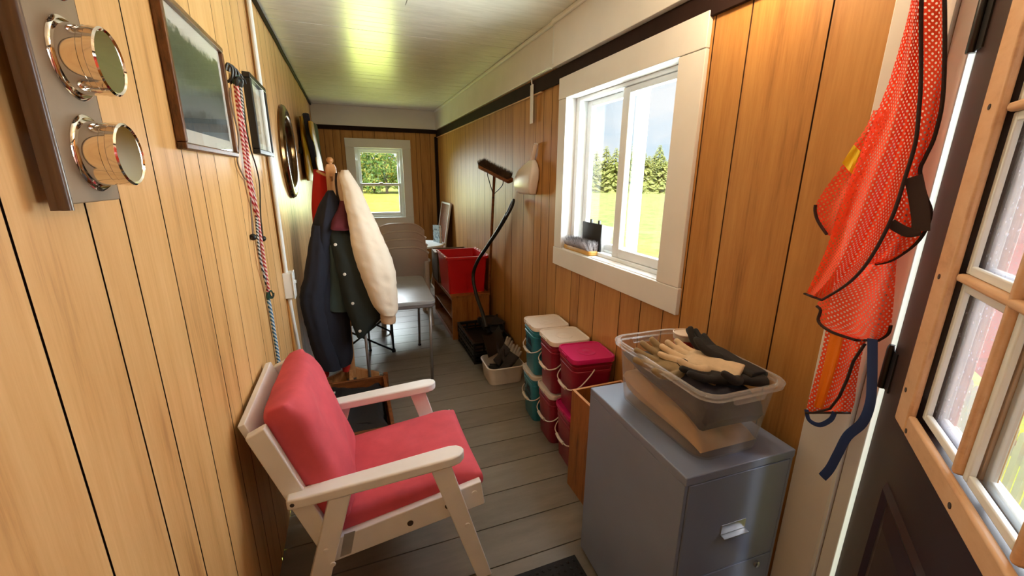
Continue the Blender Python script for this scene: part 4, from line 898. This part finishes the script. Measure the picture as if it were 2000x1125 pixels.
# ---- square lidded pails, stacked in pairs
def pail(name, body, lid, decal=False, bail=True):
    t = thing(name, None, None, (0, 0, 0))
    bm = BM(); rings_rr(bm, [(.192, .178, .03, 0), (.196, .182, .03, .004), (.214, .200, .032, .236), (.222, .208, .034, .238), (.222, .208, .034, .250), (.217, .203, .033, .252), (.217, .203, .033, .264), (.225, .211, .034, .266), (.225, .211, .034, .276), (.219, .205, .033, .278), (.220, .206, .033, .300)])
    b = obj('body', bm, body, t, local=True, smooth=True, angle=40)
    bm = BM(); rings_rr(bm, [(.228, .214, .034, .294), (.236, .222, .036, .295), (.238, .224, .037, .314), (.234, .220, .036, .319), (.222, .208, .032, .319), (.218, .204, .032, .3135)]); ld = obj('lid', bm, lid, t, local=True, smooth=True, angle=40)
    bm = BM(); lathe(bm, [(.050, .3132), (.050, .3150), (.046, .3152), (.043, .3138), (.014, .3138), (.012, .3150), (.001, .3152)], 32); obj('lid_ring', bm, lid, ld, local=True, smooth=True)
    bm = BM(); box(bm, (-.124, -.03, .300), (-.1185, .03, .3155)); obj('lid_tab', bm, lid, ld, local=True, bevel=.002)
    if bail:
        hw = .1115
        bm = BM(); tube(bm, [(.0, -hw+.003, .262), (-.035, -hw-.006, .225), (-.085, -hw-.004, .175), (-.118, -.085, .152), (-.124, -.04, .143), (-.126, 0, .140), (-.124, .04, .143), (-.118, .085, .152), (-.085, hw+.004, .175), (-.035, hw+.006, .225), (0, hw-.003, .262)], .0032, 8, k=4); bl_ = obj('bail', bm, 'pailwhite', t, local=True, smooth=True)
        bm = BM(); tube(bm, [(-.1245, -.045, .1425), (-.1265, 0, .1395), (-.1245, .045, .1425)], .0085, 10, k=4); obj('grip', bm, 'pailwhite', bl_, local=True, smooth=True)
    if decal:
        bm = BM(); q = lambda y, z: (-.0985-(z)*.0445-.0016, y*1.15+.012, .012+z*1.05)
        for poly in (((-.055, .155), (-.03, .205), (-.018, .190), (-.004, .205), (.020, .158)), ((.022, .175), (.036, .200), (.058, .172)), ((-.05, .145), (-.05, .149), (.045, .149), (.045, .145)), ((-.04, .132), (-.04, .137), (.035, .137), (.035, .132)), ((-.055, .118), (-.055, .126), (.05, .126), (.05, .118))):
            prism(bm, [q(y, z) for y, z in poly], (.0008, 0, 0))
        obj('printed_mark', bm, 'decal', b, local=True)
    return t
M['pailwhite'] = plain('white_pail_plastic', S(222, 208, 196), .35, var=.02); M['decal'] = plain('dark_blue_print', S(16, 36, 60), .5)
M['teal'] = plain('teal_pail_plastic', S(44, 128, 152), .32, var=.05); M['crimson'] = plain('crimson_pail_plastic', S(140, 20, 46), .3, var=.05); M['pink'] = plain('magenta_lid_plastic', S(196, 24, 98), .33, var=.03)
pt = pail('lidded_pail', 'teal', 'pailwhite', True); pr = pail('lidded_pail', 'crimson', 'pailwhite'); pp = pail('lidded_pail', 'crimson', 'pink')
px_ = 1.068
for proto, y, rz, la, lb_ in ((pt, 2.185, -4, 'teal square pail on the floor, lowest of the teal stack', 'teal square pail with white lid stacked on another teal pail'),
                              (pr, 1.945, -3, 'dark red square pail with white lid on the floor under its twin', 'dark red square pail with white lid on top, beside the teal pails'),
                              (pp, 1.703, -5, 'dark red square pail under the magenta lidded pail, by the plywood box', 'dark red square pail with bright magenta lid')):
    proto.location = (px_, y, 0); proto.rotation_euler.z = rad(rz); tag(proto, la, 'pail', 'square lidded pails along the wall')
    dup(proto, (px_+.002, y+.002, .3205), rad(rz-1), lb_)

# ---- open plywood box
pbx = thing('plywood_box', 'open orange plywood box between the red pails and the grey cabinet', 'box', (1.04, 1.36, 0))
bx0, bx1, by0, by1, bz = .907, 1.185, 1.185, 1.548, .528
for nm, lo, hi in (('side_panel', (bx0, by0, 0), (bx0+.013, by1, bz)), ('side_panel', (bx1-.013, by0, 0), (bx1, by1, bz)), ('end_panel', (bx0+.0135, by1-.013, 0), (bx1-.0135, by1, bz)), ('end_panel', (bx0+.0135, by0, 0), (bx1-.0135, by0+.013, bz)), ('base_panel', (bx0+.0135, by0+.0135, .004), (bx1-.0135, by1-.0135, .014))):
    bm = BM(); box(bm, lo, (hi[0], hi[1], hi[2]-(.0015 if nm != 'base_panel' else 0))); p_ = obj(nm, bm, 'plywood', pbx)
    if nm != 'base_panel':
        bm = BM(); box(bm, (lo[0], lo[1], hi[2]-.0014), hi); obj('raw_edge', bm, 'plyedge', p_)

# ---- two drawer filing cabinet
ca = thing('filing_cabinet', 'grey blue metal filing cabinet under the clear tub', 'cabinet', (.955, .925, 0), rad(-2.2))
cw, cdp, chh = .386, .50, .75
bm = BM()
for lo, hi in (((-cw/2, -cdp/2, .02), (-cw/2+.012, cdp/2, chh-.028)), ((cw/2-.012, -cdp/2, .02), (cw/2, cdp/2, chh-.028)), ((-cw/2+.012, cdp/2-.012, .02), (cw/2-.012, cdp/2, chh-.028)), ((-cw/2+.012, -cdp/2, .02), (cw/2-.012, -cdp/2+.02, .05)), ((-cw/2+.012, -cdp/2+.02, .02), (cw/2-.012, cdp/2-.012, .03)), ((-cw/2+.012, -cdp/2, .385), (cw/2-.012, -cdp/2+.02, .393))): box(bm, lo, hi)
obj('carcass', bm, 'cabinet', ca, local=True, bevel=.002)
bm = BM(); box(bm, (-cw/2-.001, -cdp/2-.003, chh-.0275), (cw/2+.001, cdp/2+.001, chh)); obj('top_panel', bm, 'cabinet', ca, local=True, bevel=.004)
bm = BM(); box(bm, (-cw/2+.01, -cdp/2+.01, 0), (cw/2-.01, cdp/2-.01, .0195)); obj('plinth', bm, 'black', ca, local=True)
for z0_, z1_ in ((.394, chh-.030), (.052, .384)):
    bm = BM(); box(bm, (-cw/2+.014, -cdp/2-.002, z0_), (cw/2-.014, -cdp/2+.018, z1_)); dr = obj('drawer_front', bm, 'cabinet', ca, local=True, bevel=.003)
    zc = z0_+.135
    bm = BM(); box(bm, (-.045, -cdp/2-.0045, zc-.006), (.045, -cdp/2-.0021, zc+.026)); box(bm, (-.045, -cdp/2-.020, zc-.010), (.045, -cdp/2-.0021, zc-.0065)); obj('handle', bm, 'steel', dr, local=True, bevel=.0015)
    if z0_ < .1:
        bm = BM(); lathe(bm, [(.010, 0), (.010, .006), (.007, .008), (.001, .008)], 16, Matrix.Translation((.125, -cdp/2-.002, z1_-.025)) @ Matrix.Rotation(pi/2, 4, 'X')); obj('lock', bm, 'steel', dr, local=True, smooth=True)

# ---- clear tub with cloths, gloves and a cup
def clear_mat(name, fog, tint):
    k = NT(name); t = k.n('ShaderNodeBsdfTransparent', {'Color': tint}); k.base(S(226, 222, 222)); k.b.inputs['Roughness'].default_value = .22
    fr = k.math('POWER', k.n('ShaderNodeLayerWeight', {'Blend': .5}).outputs['Facing'], 3.)
    fac = k.math('ADD', k.math('MULTIPLY', fr, .5), fog)
    m = k.n('ShaderNodeMixShader', {0: k.math('MINIMUM', fac, 1.), 1: t.outputs[0], 2: k.b.outputs[0]}); k.link(m.outputs[0], k.out.inputs[0]); return k.m
M['clear'] = clear_mat('clear_tub_plastic', .06, (.96, .96, .96, 1)); M['clearrim'] = clear_mat('clear_tub_rim', .20, (.93, .93, .93, 1))
ct = thing('clear_tub', 'clear plastic storage tub full of cloths on the grey cabinet', 'tub', (.945, .905, .751), rad(-1.5))
bm = BM(); rings_rr(bm, [(.222, .385, .045, 0), (.228, .392, .05, .006), (.262, .425, .05, .195), (.270, .433, .05, .205), (.262, .425, .046, .205), (.256, .419, .046, .195), (.222, .386, .046, .010), (.216, .380, .043, .005)]); obj('body', bm, 'clear', ct, local=True, smooth=True)
bm = BM(); rings_rr(bm, [(.270, .433, .05, .1985), (.292, .455, .052, .200), (.296, .459, .052, .212), (.290, .453, .052, .216), (.266, .429, .048, .216), (.264, .427, .048, .2085)], cap=(False, False)); obj('rim', bm, 'clearrim', ct, local=True, smooth=True, angle=50)
for s in (-1, 1):
    bm = BM(); rings_rr(bm, [(.01, .09, .004, .182), (.012, .10, .004, .199)], mat=Matrix.Translation((s*.1385, 0, 0))); obj('handle_lip', bm, 'clearrim', ct, local=True, smooth=True)
    bm = BM(); rings_rr(bm, [(.10, .010, .004, .182), (.11, .012, .004, .199)], mat=Matrix.Translation((0, s*.220, 0))); obj('handle_lip', bm, 'clearrim', ct, local=True, smooth=True)
TM = Matrix.Translation((.945, .905, .751)) @ Matrix.Rotation(rad(-1.5), 4, 'Z')
M['beigecloth'] = plain('beige_canvas', S(206, 172, 130), .9, var=.08, vscale=12, bump=.5, bscale=22)
M['inkcloth'] = plain('dark_navy_cloth', S(42, 42, 56), .9, var=.15, vscale=14, bump=.4, bscale=40)
def wedge(fn_lo, fn_hi, n, m, seed, amp):
    """cloth filling part of the tub: footprint u,v in the tub, thickness between two heights"""
    rr = random.Random(seed); ph = [rr.uniform(0, 6.3) for _ in range(6)]; bm = BM(); V = {}
    for s in (0, 1):
        for i in range(n+1):
            for j in range(m+1):
                u, v = i/n, j/m; e = min(1, 8*min(u, 1-u, v, 1-v))**.5
                lo, hi = fn_lo(u, v), fn_hi(u, v); mid = (lo+hi)/2
                z = mid+((hi-mid) if s else (lo-mid))*e + (amp*e*(sin(9*u+ph[0]+4*v)*sin(8*v+ph[1])+.5*sin(21*u+ph[2]-9*v)+.4*sin(17*v+13*u+ph[3])) if s else 0)
                z = max(z, .011); sc = (z/.2)
                V[s, i, j] = bm.verts.new(TM @ Vector(((u-.5)*(.200+.036*sc), (v-.5)*(.362+.036*sc), z)))
    for s in (0, 1):
        for i in range(n):
            for j in range(m): bm.faces.new((V[s, i, j], V[s, i+1, j], V[s, i+1, j+1], V[s, i, j+1]))
    lp = [(i, 0) for i in range(n)]+[(n, j) for j in range(m)]+[(i, m) for i in range(n, 0, -1)]+[(0, j) for j in range(m, 0, -1)]
    for a, b in zip(lp, lp[1:]+lp[:1]): bm.faces.new((V[1, *a], V[1, *b], V[0, *b], V[0, *a]))
    return bm
split = lambda u, v: .035+.115*v**1.0*(1-.45*u)+.012*sin(6*v)
tag(obj('beige_cloth', wedge(lambda u, v: .011, lambda u, v: split(u, v)-.004, 24, 34, 2, .006), 'beigecloth', smooth=True), 'beige canvas cloth packed in the bottom of the clear tub', 'cloth')
tag(obj('navy_cloth', wedge(lambda u, v: split(u, v)+.012, lambda u, v: max(.150+.03*sin(2.2*u+1)-.02*(v-.5), split(u, v)+.03), 24, 34, 5, .009), 'inkcloth', smooth=True), 'dark navy cloth filling the upper part of the clear tub', 'cloth')
glove('work_glove', 'beige leather work glove lying palm up on top of the clear tub', 'glovebeige', E3((.960, .835, .966), (1, -10, 26)), curl=(.2, .35, .4, .45), spread=.10, cuff=.035, group='gloves in the clear tub')
glove('work_glove', 'olive palmed work glove tucked under the beige glove', 'gloveolive', E3((.905, .880, .950), (2, -24, 30)), curl=(.3, .4, .5, .6), cuff=.05, group='gloves in the clear tub')
glove('work_glove', 'black work glove lying between the beige glove and the wall', 'gloveblack', E3((1.035, .850, .968), (6, 10, 8)), curl=(.9, .5, .5, .4), cuff=.06, group='gloves in the clear tub')
glove('work_glove', 'black work glove under the cuff of the beige glove', 'gloveblack', E3((.985, .785, .950), (2, 5, 66)), curl=(.3, .3, .4, .4), cuff=.04, group='gloves in the clear tub')
cu = thing('paper_cup', 'red and white paper cup in the back corner of the clear tub', 'cup', TM @ Vector((.082, .120, .162)))
bm = BM(); lathe(bm, [(.028, 0), (.0375, .075), (.036, .075), (.027, .003), (.001, .003)], 28); obj('wall', bm, plain('red_paper', S(196, 52, 48), .6), cu, local=True, smooth=True)
bm = BM(); lathe(bm, [(.0370, .0755), (.0395, .0765), (.0395, .080), (.0370, .081), (.0355, .0765)], 28); obj('lip', bm, 'pailwhite', cu, local=True, smooth=True)
bm = BM(); lathe(bm, [(.0362, .058), (.0380, .0745), (.0376, .0746), (.0360, .058)], 28, cap=False); obj('white_band', bm, 'pailwhite', cu, local=True, smooth=True)

# ---- doormat
dm = thing('doormat', 'black rubber doormat on the floor beside the filing cabinet', 'mat', (.60, .80, 0))
bm = BM(); box(bm, (.455, .45, .001), (.735, 1.165, .008)); obj('base', bm, 'rubber', dm, bevel=.002)
bm = BM()
for i in range(10):
    for j in range(24): lathe(bm, [(.007, .0081), (.006, .012), (.001, .013)], 6, Matrix.Translation((.475+.027*i, .475+.029*j, 0)))
tag(obj('studs', bm, 'rubber', dm), kind='stuff')

# ---- orange mesh safety vest on a hook by the door
def meshcloth(name, col, hole=.25, pitch=.0088, trans=.35):
    k = NT(name); uv = k.n('ShaderNodeUVMap').outputs[0]
    mp = k.n('ShaderNodeMapping', {'Scale': (1/pitch, 1/pitch, 1), 'Rotation': (0, 0, rad(45))}); k.link(uv, mp.inputs[0])
    fr = k.n('ShaderNodeVectorMath', {0: mp.outputs[0]}, operation='FRACTION').outputs[0]
    c = k.n('ShaderNodeVectorMath', {0: fr, 1: (.5, .5, 0)}, operation='SUBTRACT').outputs[0]
    d = k.n('ShaderNodeVectorMath', {0: c}, operation='LENGTH').outputs['Value']
    h = k.math('LESS_THAN', d, hole)
    k.base(col); k.b.inputs['Roughness'].default_value = .6
    tl = k.n('ShaderNodeBsdfTranslucent', {'Color': col}); m1 = k.n('ShaderNodeMixShader', {0: trans, 1: k.b.outputs[0], 2: tl.outputs[0]})
    tp = k.n('ShaderNodeBsdfTransparent'); m = k.n('ShaderNodeMixShader', {0: h, 1: m1.outputs[0], 2: tp.outputs[0]}); k.link(m.outputs[0], k.out.inputs[0]); return k.m
M['vest'] = meshcloth('orange_mesh', (1.0, .10, .03, 1)); M['vestback'] = meshcloth('orange_mesh_inner', (1.0, .12, .05, 1))
M['vestband'] = plain('yellow_reflective_band', S(250, 214, 20), .35, bump=.6, bscale=120); M['orangeband'] = plain('orange_reflective_band', S(252, 130, 20), .35, bump=.6, bscale=120)
M['binding'] = plain('brown_black_binding', S(50, 34, 32), .8); M['strapnavy'] = plain('navy_strap', S(32, 58, 118), .7)
def pxsheet(L, Rr, x0, amp, nu=22, k=5, seed=0, waves=1.6):
    Lc = [v for v in catmull([(a, b, 0) for a, b in L], k)]; Rc = [v for v in catmull([(a, b, 0) for a, b in Rr], k)]
    bm = BM(); uvl = bm.loops.layers.uv.new('UVMap'); g = []; n = len(Lc); rr = random.Random(seed); ph = rr.uniform(0, 6)
    for i, (a, b) in enumerate(zip(Lc, Rc)):
        v = i/(n-1); row = []
        for j in range(nu+1):
            u = j/nu; p = a.lerp(b, u)
            x = x0+amp*sin(waves*2*pi*u+ph+1.5*v)*min(1, .3+v)+.35*amp*sin(4.3*pi*u+2*ph)
            row.append(bm.verts.new(onX(p.x, p.y, x)))
        g.append(row)
    uv = {}
    for i in range(n):
        acc = 0
        for j in range(nu+1):
            if j: acc += (g[i][j].co-g[i][j-1].co).length
            uv[g[i][j]] = [acc, 0]
        mid = uv[g[i][nu//2]][0]
        for j in range(nu+1): uv[g[i][j]][0] -= mid
    for j in range(nu+1):
        acc = 0
        for i in range(n):
            if i: acc += (g[i][j].co-g[i-1][j].co).length
            uv[g[i][j]][1] = acc
    for i in range(n-1):
        for j in range(nu):
            f = bm.faces.new((g[i][j], g[i][j+1], g[i+1][j+1], g[i+1][j]))
            for lp in f.loops: lp[uvl].uv = uv[lp.vert]
    return bm, [r[0].co.copy() for r in g], [r[-1].co.copy() for r in g], [v.co.copy() for v in g[-1]]
VX = 1.10
vest = thing('safety_vest', 'orange mesh safety vest with brown binding hung beside the dark door', 'vest', (1.13, .62, 2.0))
def bind(pts, parent, r=.0035, mat='binding'):
    bm = BM(); tube(bm, [Vector(p)+Vector((-.002, 0, 0)) for p in pts], r, 8, flat=(.010, .006)); obj('binding', bm, mat, parent, smooth=True)
bm, l, r_, bt_ = pxsheet([(1790, -110), (1780, 0), (1746, 129), (1721, 199), (1692, 270), (1664, 340), (1640, 410), (1612, 490), (1588, 545), (1574, 574)],
                         [(1812, -110), (1801, 0), (1800, 149), (1796, 215), (1789, 279), (1768, 350), (1744, 423), (1704, 500), (1662, 550), (1606, 586)], VX-.035, .016, seed=2)
fp = obj('front_panel', bm, 'vest', vest, smooth=True); bind(r_, fp); bind(bt_, fp)
bm, l, r_, bt_ = pxsheet([(1706, 215), (1690, 250), (1666, 285), (1640, 330), (1612, 368), (1594, 400), (1597, 428), (1616, 458)], [(1740, 215), (1725, 255), (1705, 300), (1690, 340), (1675, 380), (1660, 420), (1645, 450), (1628, 466)], VX+.012, .010, seed=5, nu=14)
bp = obj('back_panel', bm, 'vestback', vest, smooth=True); bind(l[25:], bp)
bm, *_ = pxsheet([(1668, 283), (1655, 303), (1645, 318)], [(1684, 300), (1676, 322), (1667, 344)], VX-.004, .003, seed=5, nu=8); obj('yellow_patch', bm, 'vestband', bp, smooth=True, solid=.002)
bm, l, r_, bt_ = pxsheet([(1805, -110), (1797, 0), (1796, 149), (1788, 240), (1776, 300), (1762, 340), (1748, 385), (1732, 430), (1712, 475), (1696, 510), (1694, 516)], [(1838, -110), (1846, 0), (1844, 175), (1828, 262), (1808, 308), (1798, 335), (1808, 380), (1819, 418), (1797, 468), (1748, 506), (1712, 516)], VX-.005, .012, seed=7)
sp_ = obj('side_panel', bm, 'vest', vest, smooth=True); bind(r_, sp_, .004)
bm, l, r_, bt_ = pxsheet([(1696, 508), (1650, 555), (1598, 590), (1604, 606), (1600, 628), (1625, 648), (1672, 664)], [(1752, 500), (1749, 540), (1746, 585), (1743, 615), (1740, 640), (1734, 654), (1716, 665)], VX+.012, .014, seed=9)
lp_ = obj('lower_panel', bm, 'vestback', vest, smooth=True); bind(l[12:], lp_); bind(bt_, lp_); bind(r_[-12:], lp_)
bm, l, r_, bt_ = pxsheet([(1614, 640), (1604, 690), (1591, 740), (1578, 785), (1574, 806)], [(1692, 664), (1682, 700), (1674, 745), (1669, 785), (1662, 806)], VX+.015, .014, seed=12)
tp_ = obj('tail_panel', bm, 'vest', vest, smooth=True); bind(bt_, tp_); bind([onX(a, b, VX-.004) for a, b in ((1690, 672), (1668, 705), (1656, 740), (1640, 775), (1622, 798), (1590, 806))], tp_)
bm, *_ = pxsheet([(1622, 650), (1612, 700), (1600, 750), (1589, 795)], [(1648, 655), (1636, 705), (1622, 752), (1606, 798)], VX+.002, .003, seed=12, nu=8); obj('orange_band', bm, 'orangeband', tp_, smooth=True, solid=.002)
def strap(pts, x, w, mat, nm, parent, k=5):
    bm = BM(); tube(bm, [onX(a, b, x+(c[0] if c else 0)) for a, b, *c in pts], .01, 10, k=k, flat=(w, .003, (1, 0, 0))); return obj(nm, bm, mat, parent, smooth=True)
strap([(1704, 662), (1704, 700), (1703, 745), (1699, 790), (1684, 826), (1655, 852), (1637, 885), (1621, 915), (1606, 932)], VX-.01, .021, 'strapnavy', 'tie_strap', vest)
strap([(1784, 345), (1792, 385), (1798, 425), (1798, 452)], VX-.045, .030, 'binding', 'loop_strap', vest)
strap([(1740, 436), (1756, 446), (1775, 454), (1798, 450)], VX-.045, .020, 'binding', 'loop_strap', vest)
strap([(1575, 800), (1580, 820), (1600, 830), (1622, 820), (1630, 805)], VX+.0, .012, 'strapnavy', 'loop_strap', vest)
bm = BM(); tube(bm, [(XR-.012, .635, 2.055), (XR-.06, .63, 2.05), (1.12, .625, 2.03), (1.10, .622, 2.055)], .004, 8, k=4); tag(obj('wall_hook', bm, 'steel', smooth=True), 'steel hook above the orange safety vest', 'hook')

# ================================================================== OUTSIDE
def field_mat():
    k = NT('field_grass'); v = k.coords()
    a = k.noise(k.coords((.05, .12, 1)), 2.2, 5, .6); b = k.noise(v, 1.6, 6, .75); c_ = k.noise(v, 9., 5, .7)
    c = k.ramp(b, [(.32, S(124, 152, 96)), (.5, S(170, 188, 118)), (.68, S(206, 208, 140))])
    fl = k.ramp(k.math('ADD', c_, k.math('MULTIPLY', a, .25)), [(.64, (0, 0, 0, 1)), (.74, (1, 1, 1, 1))])
    sy = k.n('ShaderNodeSeparateXYZ', {0: v}); far = k.ramp(k.math('DIVIDE', sy.outputs[0], 30.), [(.05, (1, 1, 1, 1)), (.40, (.15, .15, .15, 1))])
    c = k.mix(k.math('MULTIPLY', fl, far), c, S(226, 200, 30)); c = k.mix(k.math('MULTIPLY', far, .45), c, S(206, 196, 40))
    k.base(c); k.b.inputs['Roughness'].default_value = .9; k.b.inputs['Specular IOR Level'].default_value = .1; return k.m
GZ = -.9
bm = BM(); box(bm, (-120, -60, GZ-.2), (200, 220, GZ)); struct('field', bm, field_mat())
def leafmat(name, a, b, c):
    k = NT(name); isl = k.n('ShaderNodeNewGeometry').outputs['Random Per Island']
    col = k.ramp(isl, [(.0, a), (.5, b), (1., c)]); k.base(col); k.b.inputs['Roughness'].default_value = .8; k.b.inputs['Specular IOR Level'].default_value = .15
    tl = k.n('ShaderNodeBsdfTranslucent', {'Color': col}); m = k.n('ShaderNodeMixShader', {0: .4, 1: k.b.outputs[0], 2: tl.outputs[0]}); k.link(m.outputs[0], k.out.inputs[0]); return k.m
M['spruce'] = leafmat('spruce_needles', S(160, 172, 104), S(200, 204, 128), S(226, 222, 150)); M['leaf'] = leafmat('broad_leaves', S(96, 140, 84), S(140, 172, 96), S(206, 190, 104)); M['bark'] = plain('grey_bark', S(92, 78, 62), .9)
def conifer(h, w, seed):
    rr = random.Random(seed); bm = BM(); nl = 34
    for i in range(nl):
        t = i/nl; z = h*(.05+.93*t); rad_ = w*(1-t)**.75+.10
        for j in range(int(16-8*t)):
            a = rr.uniform(0, 2*pi); R_ = rad_*rr.uniform(.7, 1.1); dr = rr.uniform(.15, .35)*R_
            for q in range(4):
                s0, s1 = .15+.2*q, .15+.2*q+.42; d = Vector((cos(a), sin(a), 0)); sd = Vector((-sin(a), cos(a), 0))*R_*rr.uniform(.10, .2)
                p0 = d*R_*s0+Vector((0, 0, z-dr*s0*s0)); p1 = d*R_*min(s1, 1.05)+Vector((0, 0, z-dr*s1*s1+rr.uniform(-.08, .1)))
                bm.faces.new([bm.verts.new(p) for p in (p0, (p0+p1)/2+sd+Vector((0, 0, -.06)), p1)]); bm.faces.new([bm.verts.new(p) for p in (p0, p1, (p0+p1)/2-sd+Vector((0, 0, -.05)))])
    return bm
def broad(h, w, seed, n=3800):
    rr = random.Random(seed); bm = BM(); blobs = [(Vector((rr.uniform(-.6, .6)*w, rr.uniform(-.6, .6)*w, h*rr.uniform(.25, .8))), rr.uniform(.35, .6)*w) for _ in range(14)]
    for _ in range(n):
        c, r = rr.choice(blobs); d = Vector((rr.gauss(0, 1), rr.gauss(0, 1), rr.gauss(0, 1))).normalized(); p = c+d*r*rr.uniform(.7, 1.05)
        if p.z < .2: continue
        s = rr.uniform(.12, .26); a = Vector((rr.gauss(0, 1), rr.gauss(0, 1), rr.gauss(0, 1))).normalized(); b = a.cross(d).normalized()
        bm.faces.new([bm.verts.new(q) for q in (p+a*s, p+b*s*.7, p-a*s, p-b*s*.7)])
    return bm
def tree(name, crown, mat, h, label, group):
    t = thing(name, label, 'tree', (0, 0, GZ), 0, group)
    obj('crown', crown, mat, t, local=True)
    bm = BM(); lathe(bm, [(.22, 0), (.16, h*.3), (.08, h*.7), (.02, h*.9)], 10); obj('trunk', bm, 'bark', t, local=True, smooth=True); return t
rt2 = random.Random(21)
protos = [tree('spruce_tree', conifer(7.4, 2.7, 1), 'spruce', 7.6, None, 'spruces beyond the field'), tree('spruce_tree', conifer(6.2, 2.9, 2), 'spruce', 6.4, None, 'spruces beyond the field')]
fwd_h = Vector((FW.x, FW.y, 0)).normalized(); rt_h = Vector((RX.x, RX.y, 0)).normalized()
nsp = 27
for i in range(nsp):
    pxx = 1105+i*9.3; dep = 74+rt2.uniform(-2, 3); pos = fwd_h*dep+rt_h*((pxx-1000)/834*dep)
    o = protos[i % 2] if i < 2 else dup(protos[i % 2])
    o.location = (pos.x, pos.y, GZ); s = rt2.uniform(.82, 1.04)*(1.28 if i in (8, 14, 19, 23) else 1); o.scale = (1.0, 1.0, s); o.rotation_euler.z = rt2.uniform(0, 6.28)
    tag(o, 'spruce tree in the dense row beyond the field, seen through the side window', 'tree')
bp_ = [tree('broadleaf_tree', broad(5.6, 3.0, 31), 'leaf', 5.6, None, 'trees beyond the far window'), tree('broadleaf_tree', broad(7.0, 3.4, 32, 4200), 'leaf', 7.0, None, 'trees beyond the far window')]
for i, (pxx, dep, s) in enumerate(((700, 60, .95), (728, 62, 1.0), (752, 59, .9), (776, 63, .72), (800, 61, .7), (672, 63, 1.0))):
    pos = fwd_h*dep+rt_h*((pxx-1000)/834*dep); o = bp_[i % 2] if i < 2 else dup(bp_[i % 2]); o.location = (pos.x, pos.y, GZ); o.scale = (s, s, s); o.rotation_euler.z = i*1.3
    tag(o, 'leafy tree beyond the yellow field, seen through the far window', 'tree')
# behind the door glass: a slatted ramp and an orange wall
M['orangewall'] = plain('orange_red_wall_paint', S(226, 110, 84), .6, var=.05)
fd = Vector((.7815, .6239, 0)); fn = Vector((.6239, -.7815, 0)); f0 = Vector((4.87, 1.82, 0))
MF = Matrix(((fd.x, fn.x, 0, f0.x), (fd.y, fn.y, 0, f0.y), (0, 0, 1, 0), (0, 0, 0, 1)))
bm = BM(); box(bm, (-3.2, .12, -.02), (-.25, .3, 1.5), mat=MF); ow = tag(obj('orange_wall', bm, 'orangewall'), kind='structure')
pf = thing('picket_fence', 'white picket fence on the grass outside the open door', 'fence', (f0.x, f0.y, GZ))
for i in range(44):
    u = -3.6+.115*i; bm = BM(); prism(bm, [MF @ Vector(p) for p in ((u, 0, GZ), (u+.06, 0, GZ), (u+.06, 0, -.03), (u+.03, 0, .0), (u, 0, -.03))], fn*.02); obj('picket', bm, 'white', pf)
for z in (-.72, -.22):
    bm = BM(); box(bm, (-3.65, .0205, z), (1.5, .06, z+.08), mat=MF); obj('rail', bm, 'white', pf)
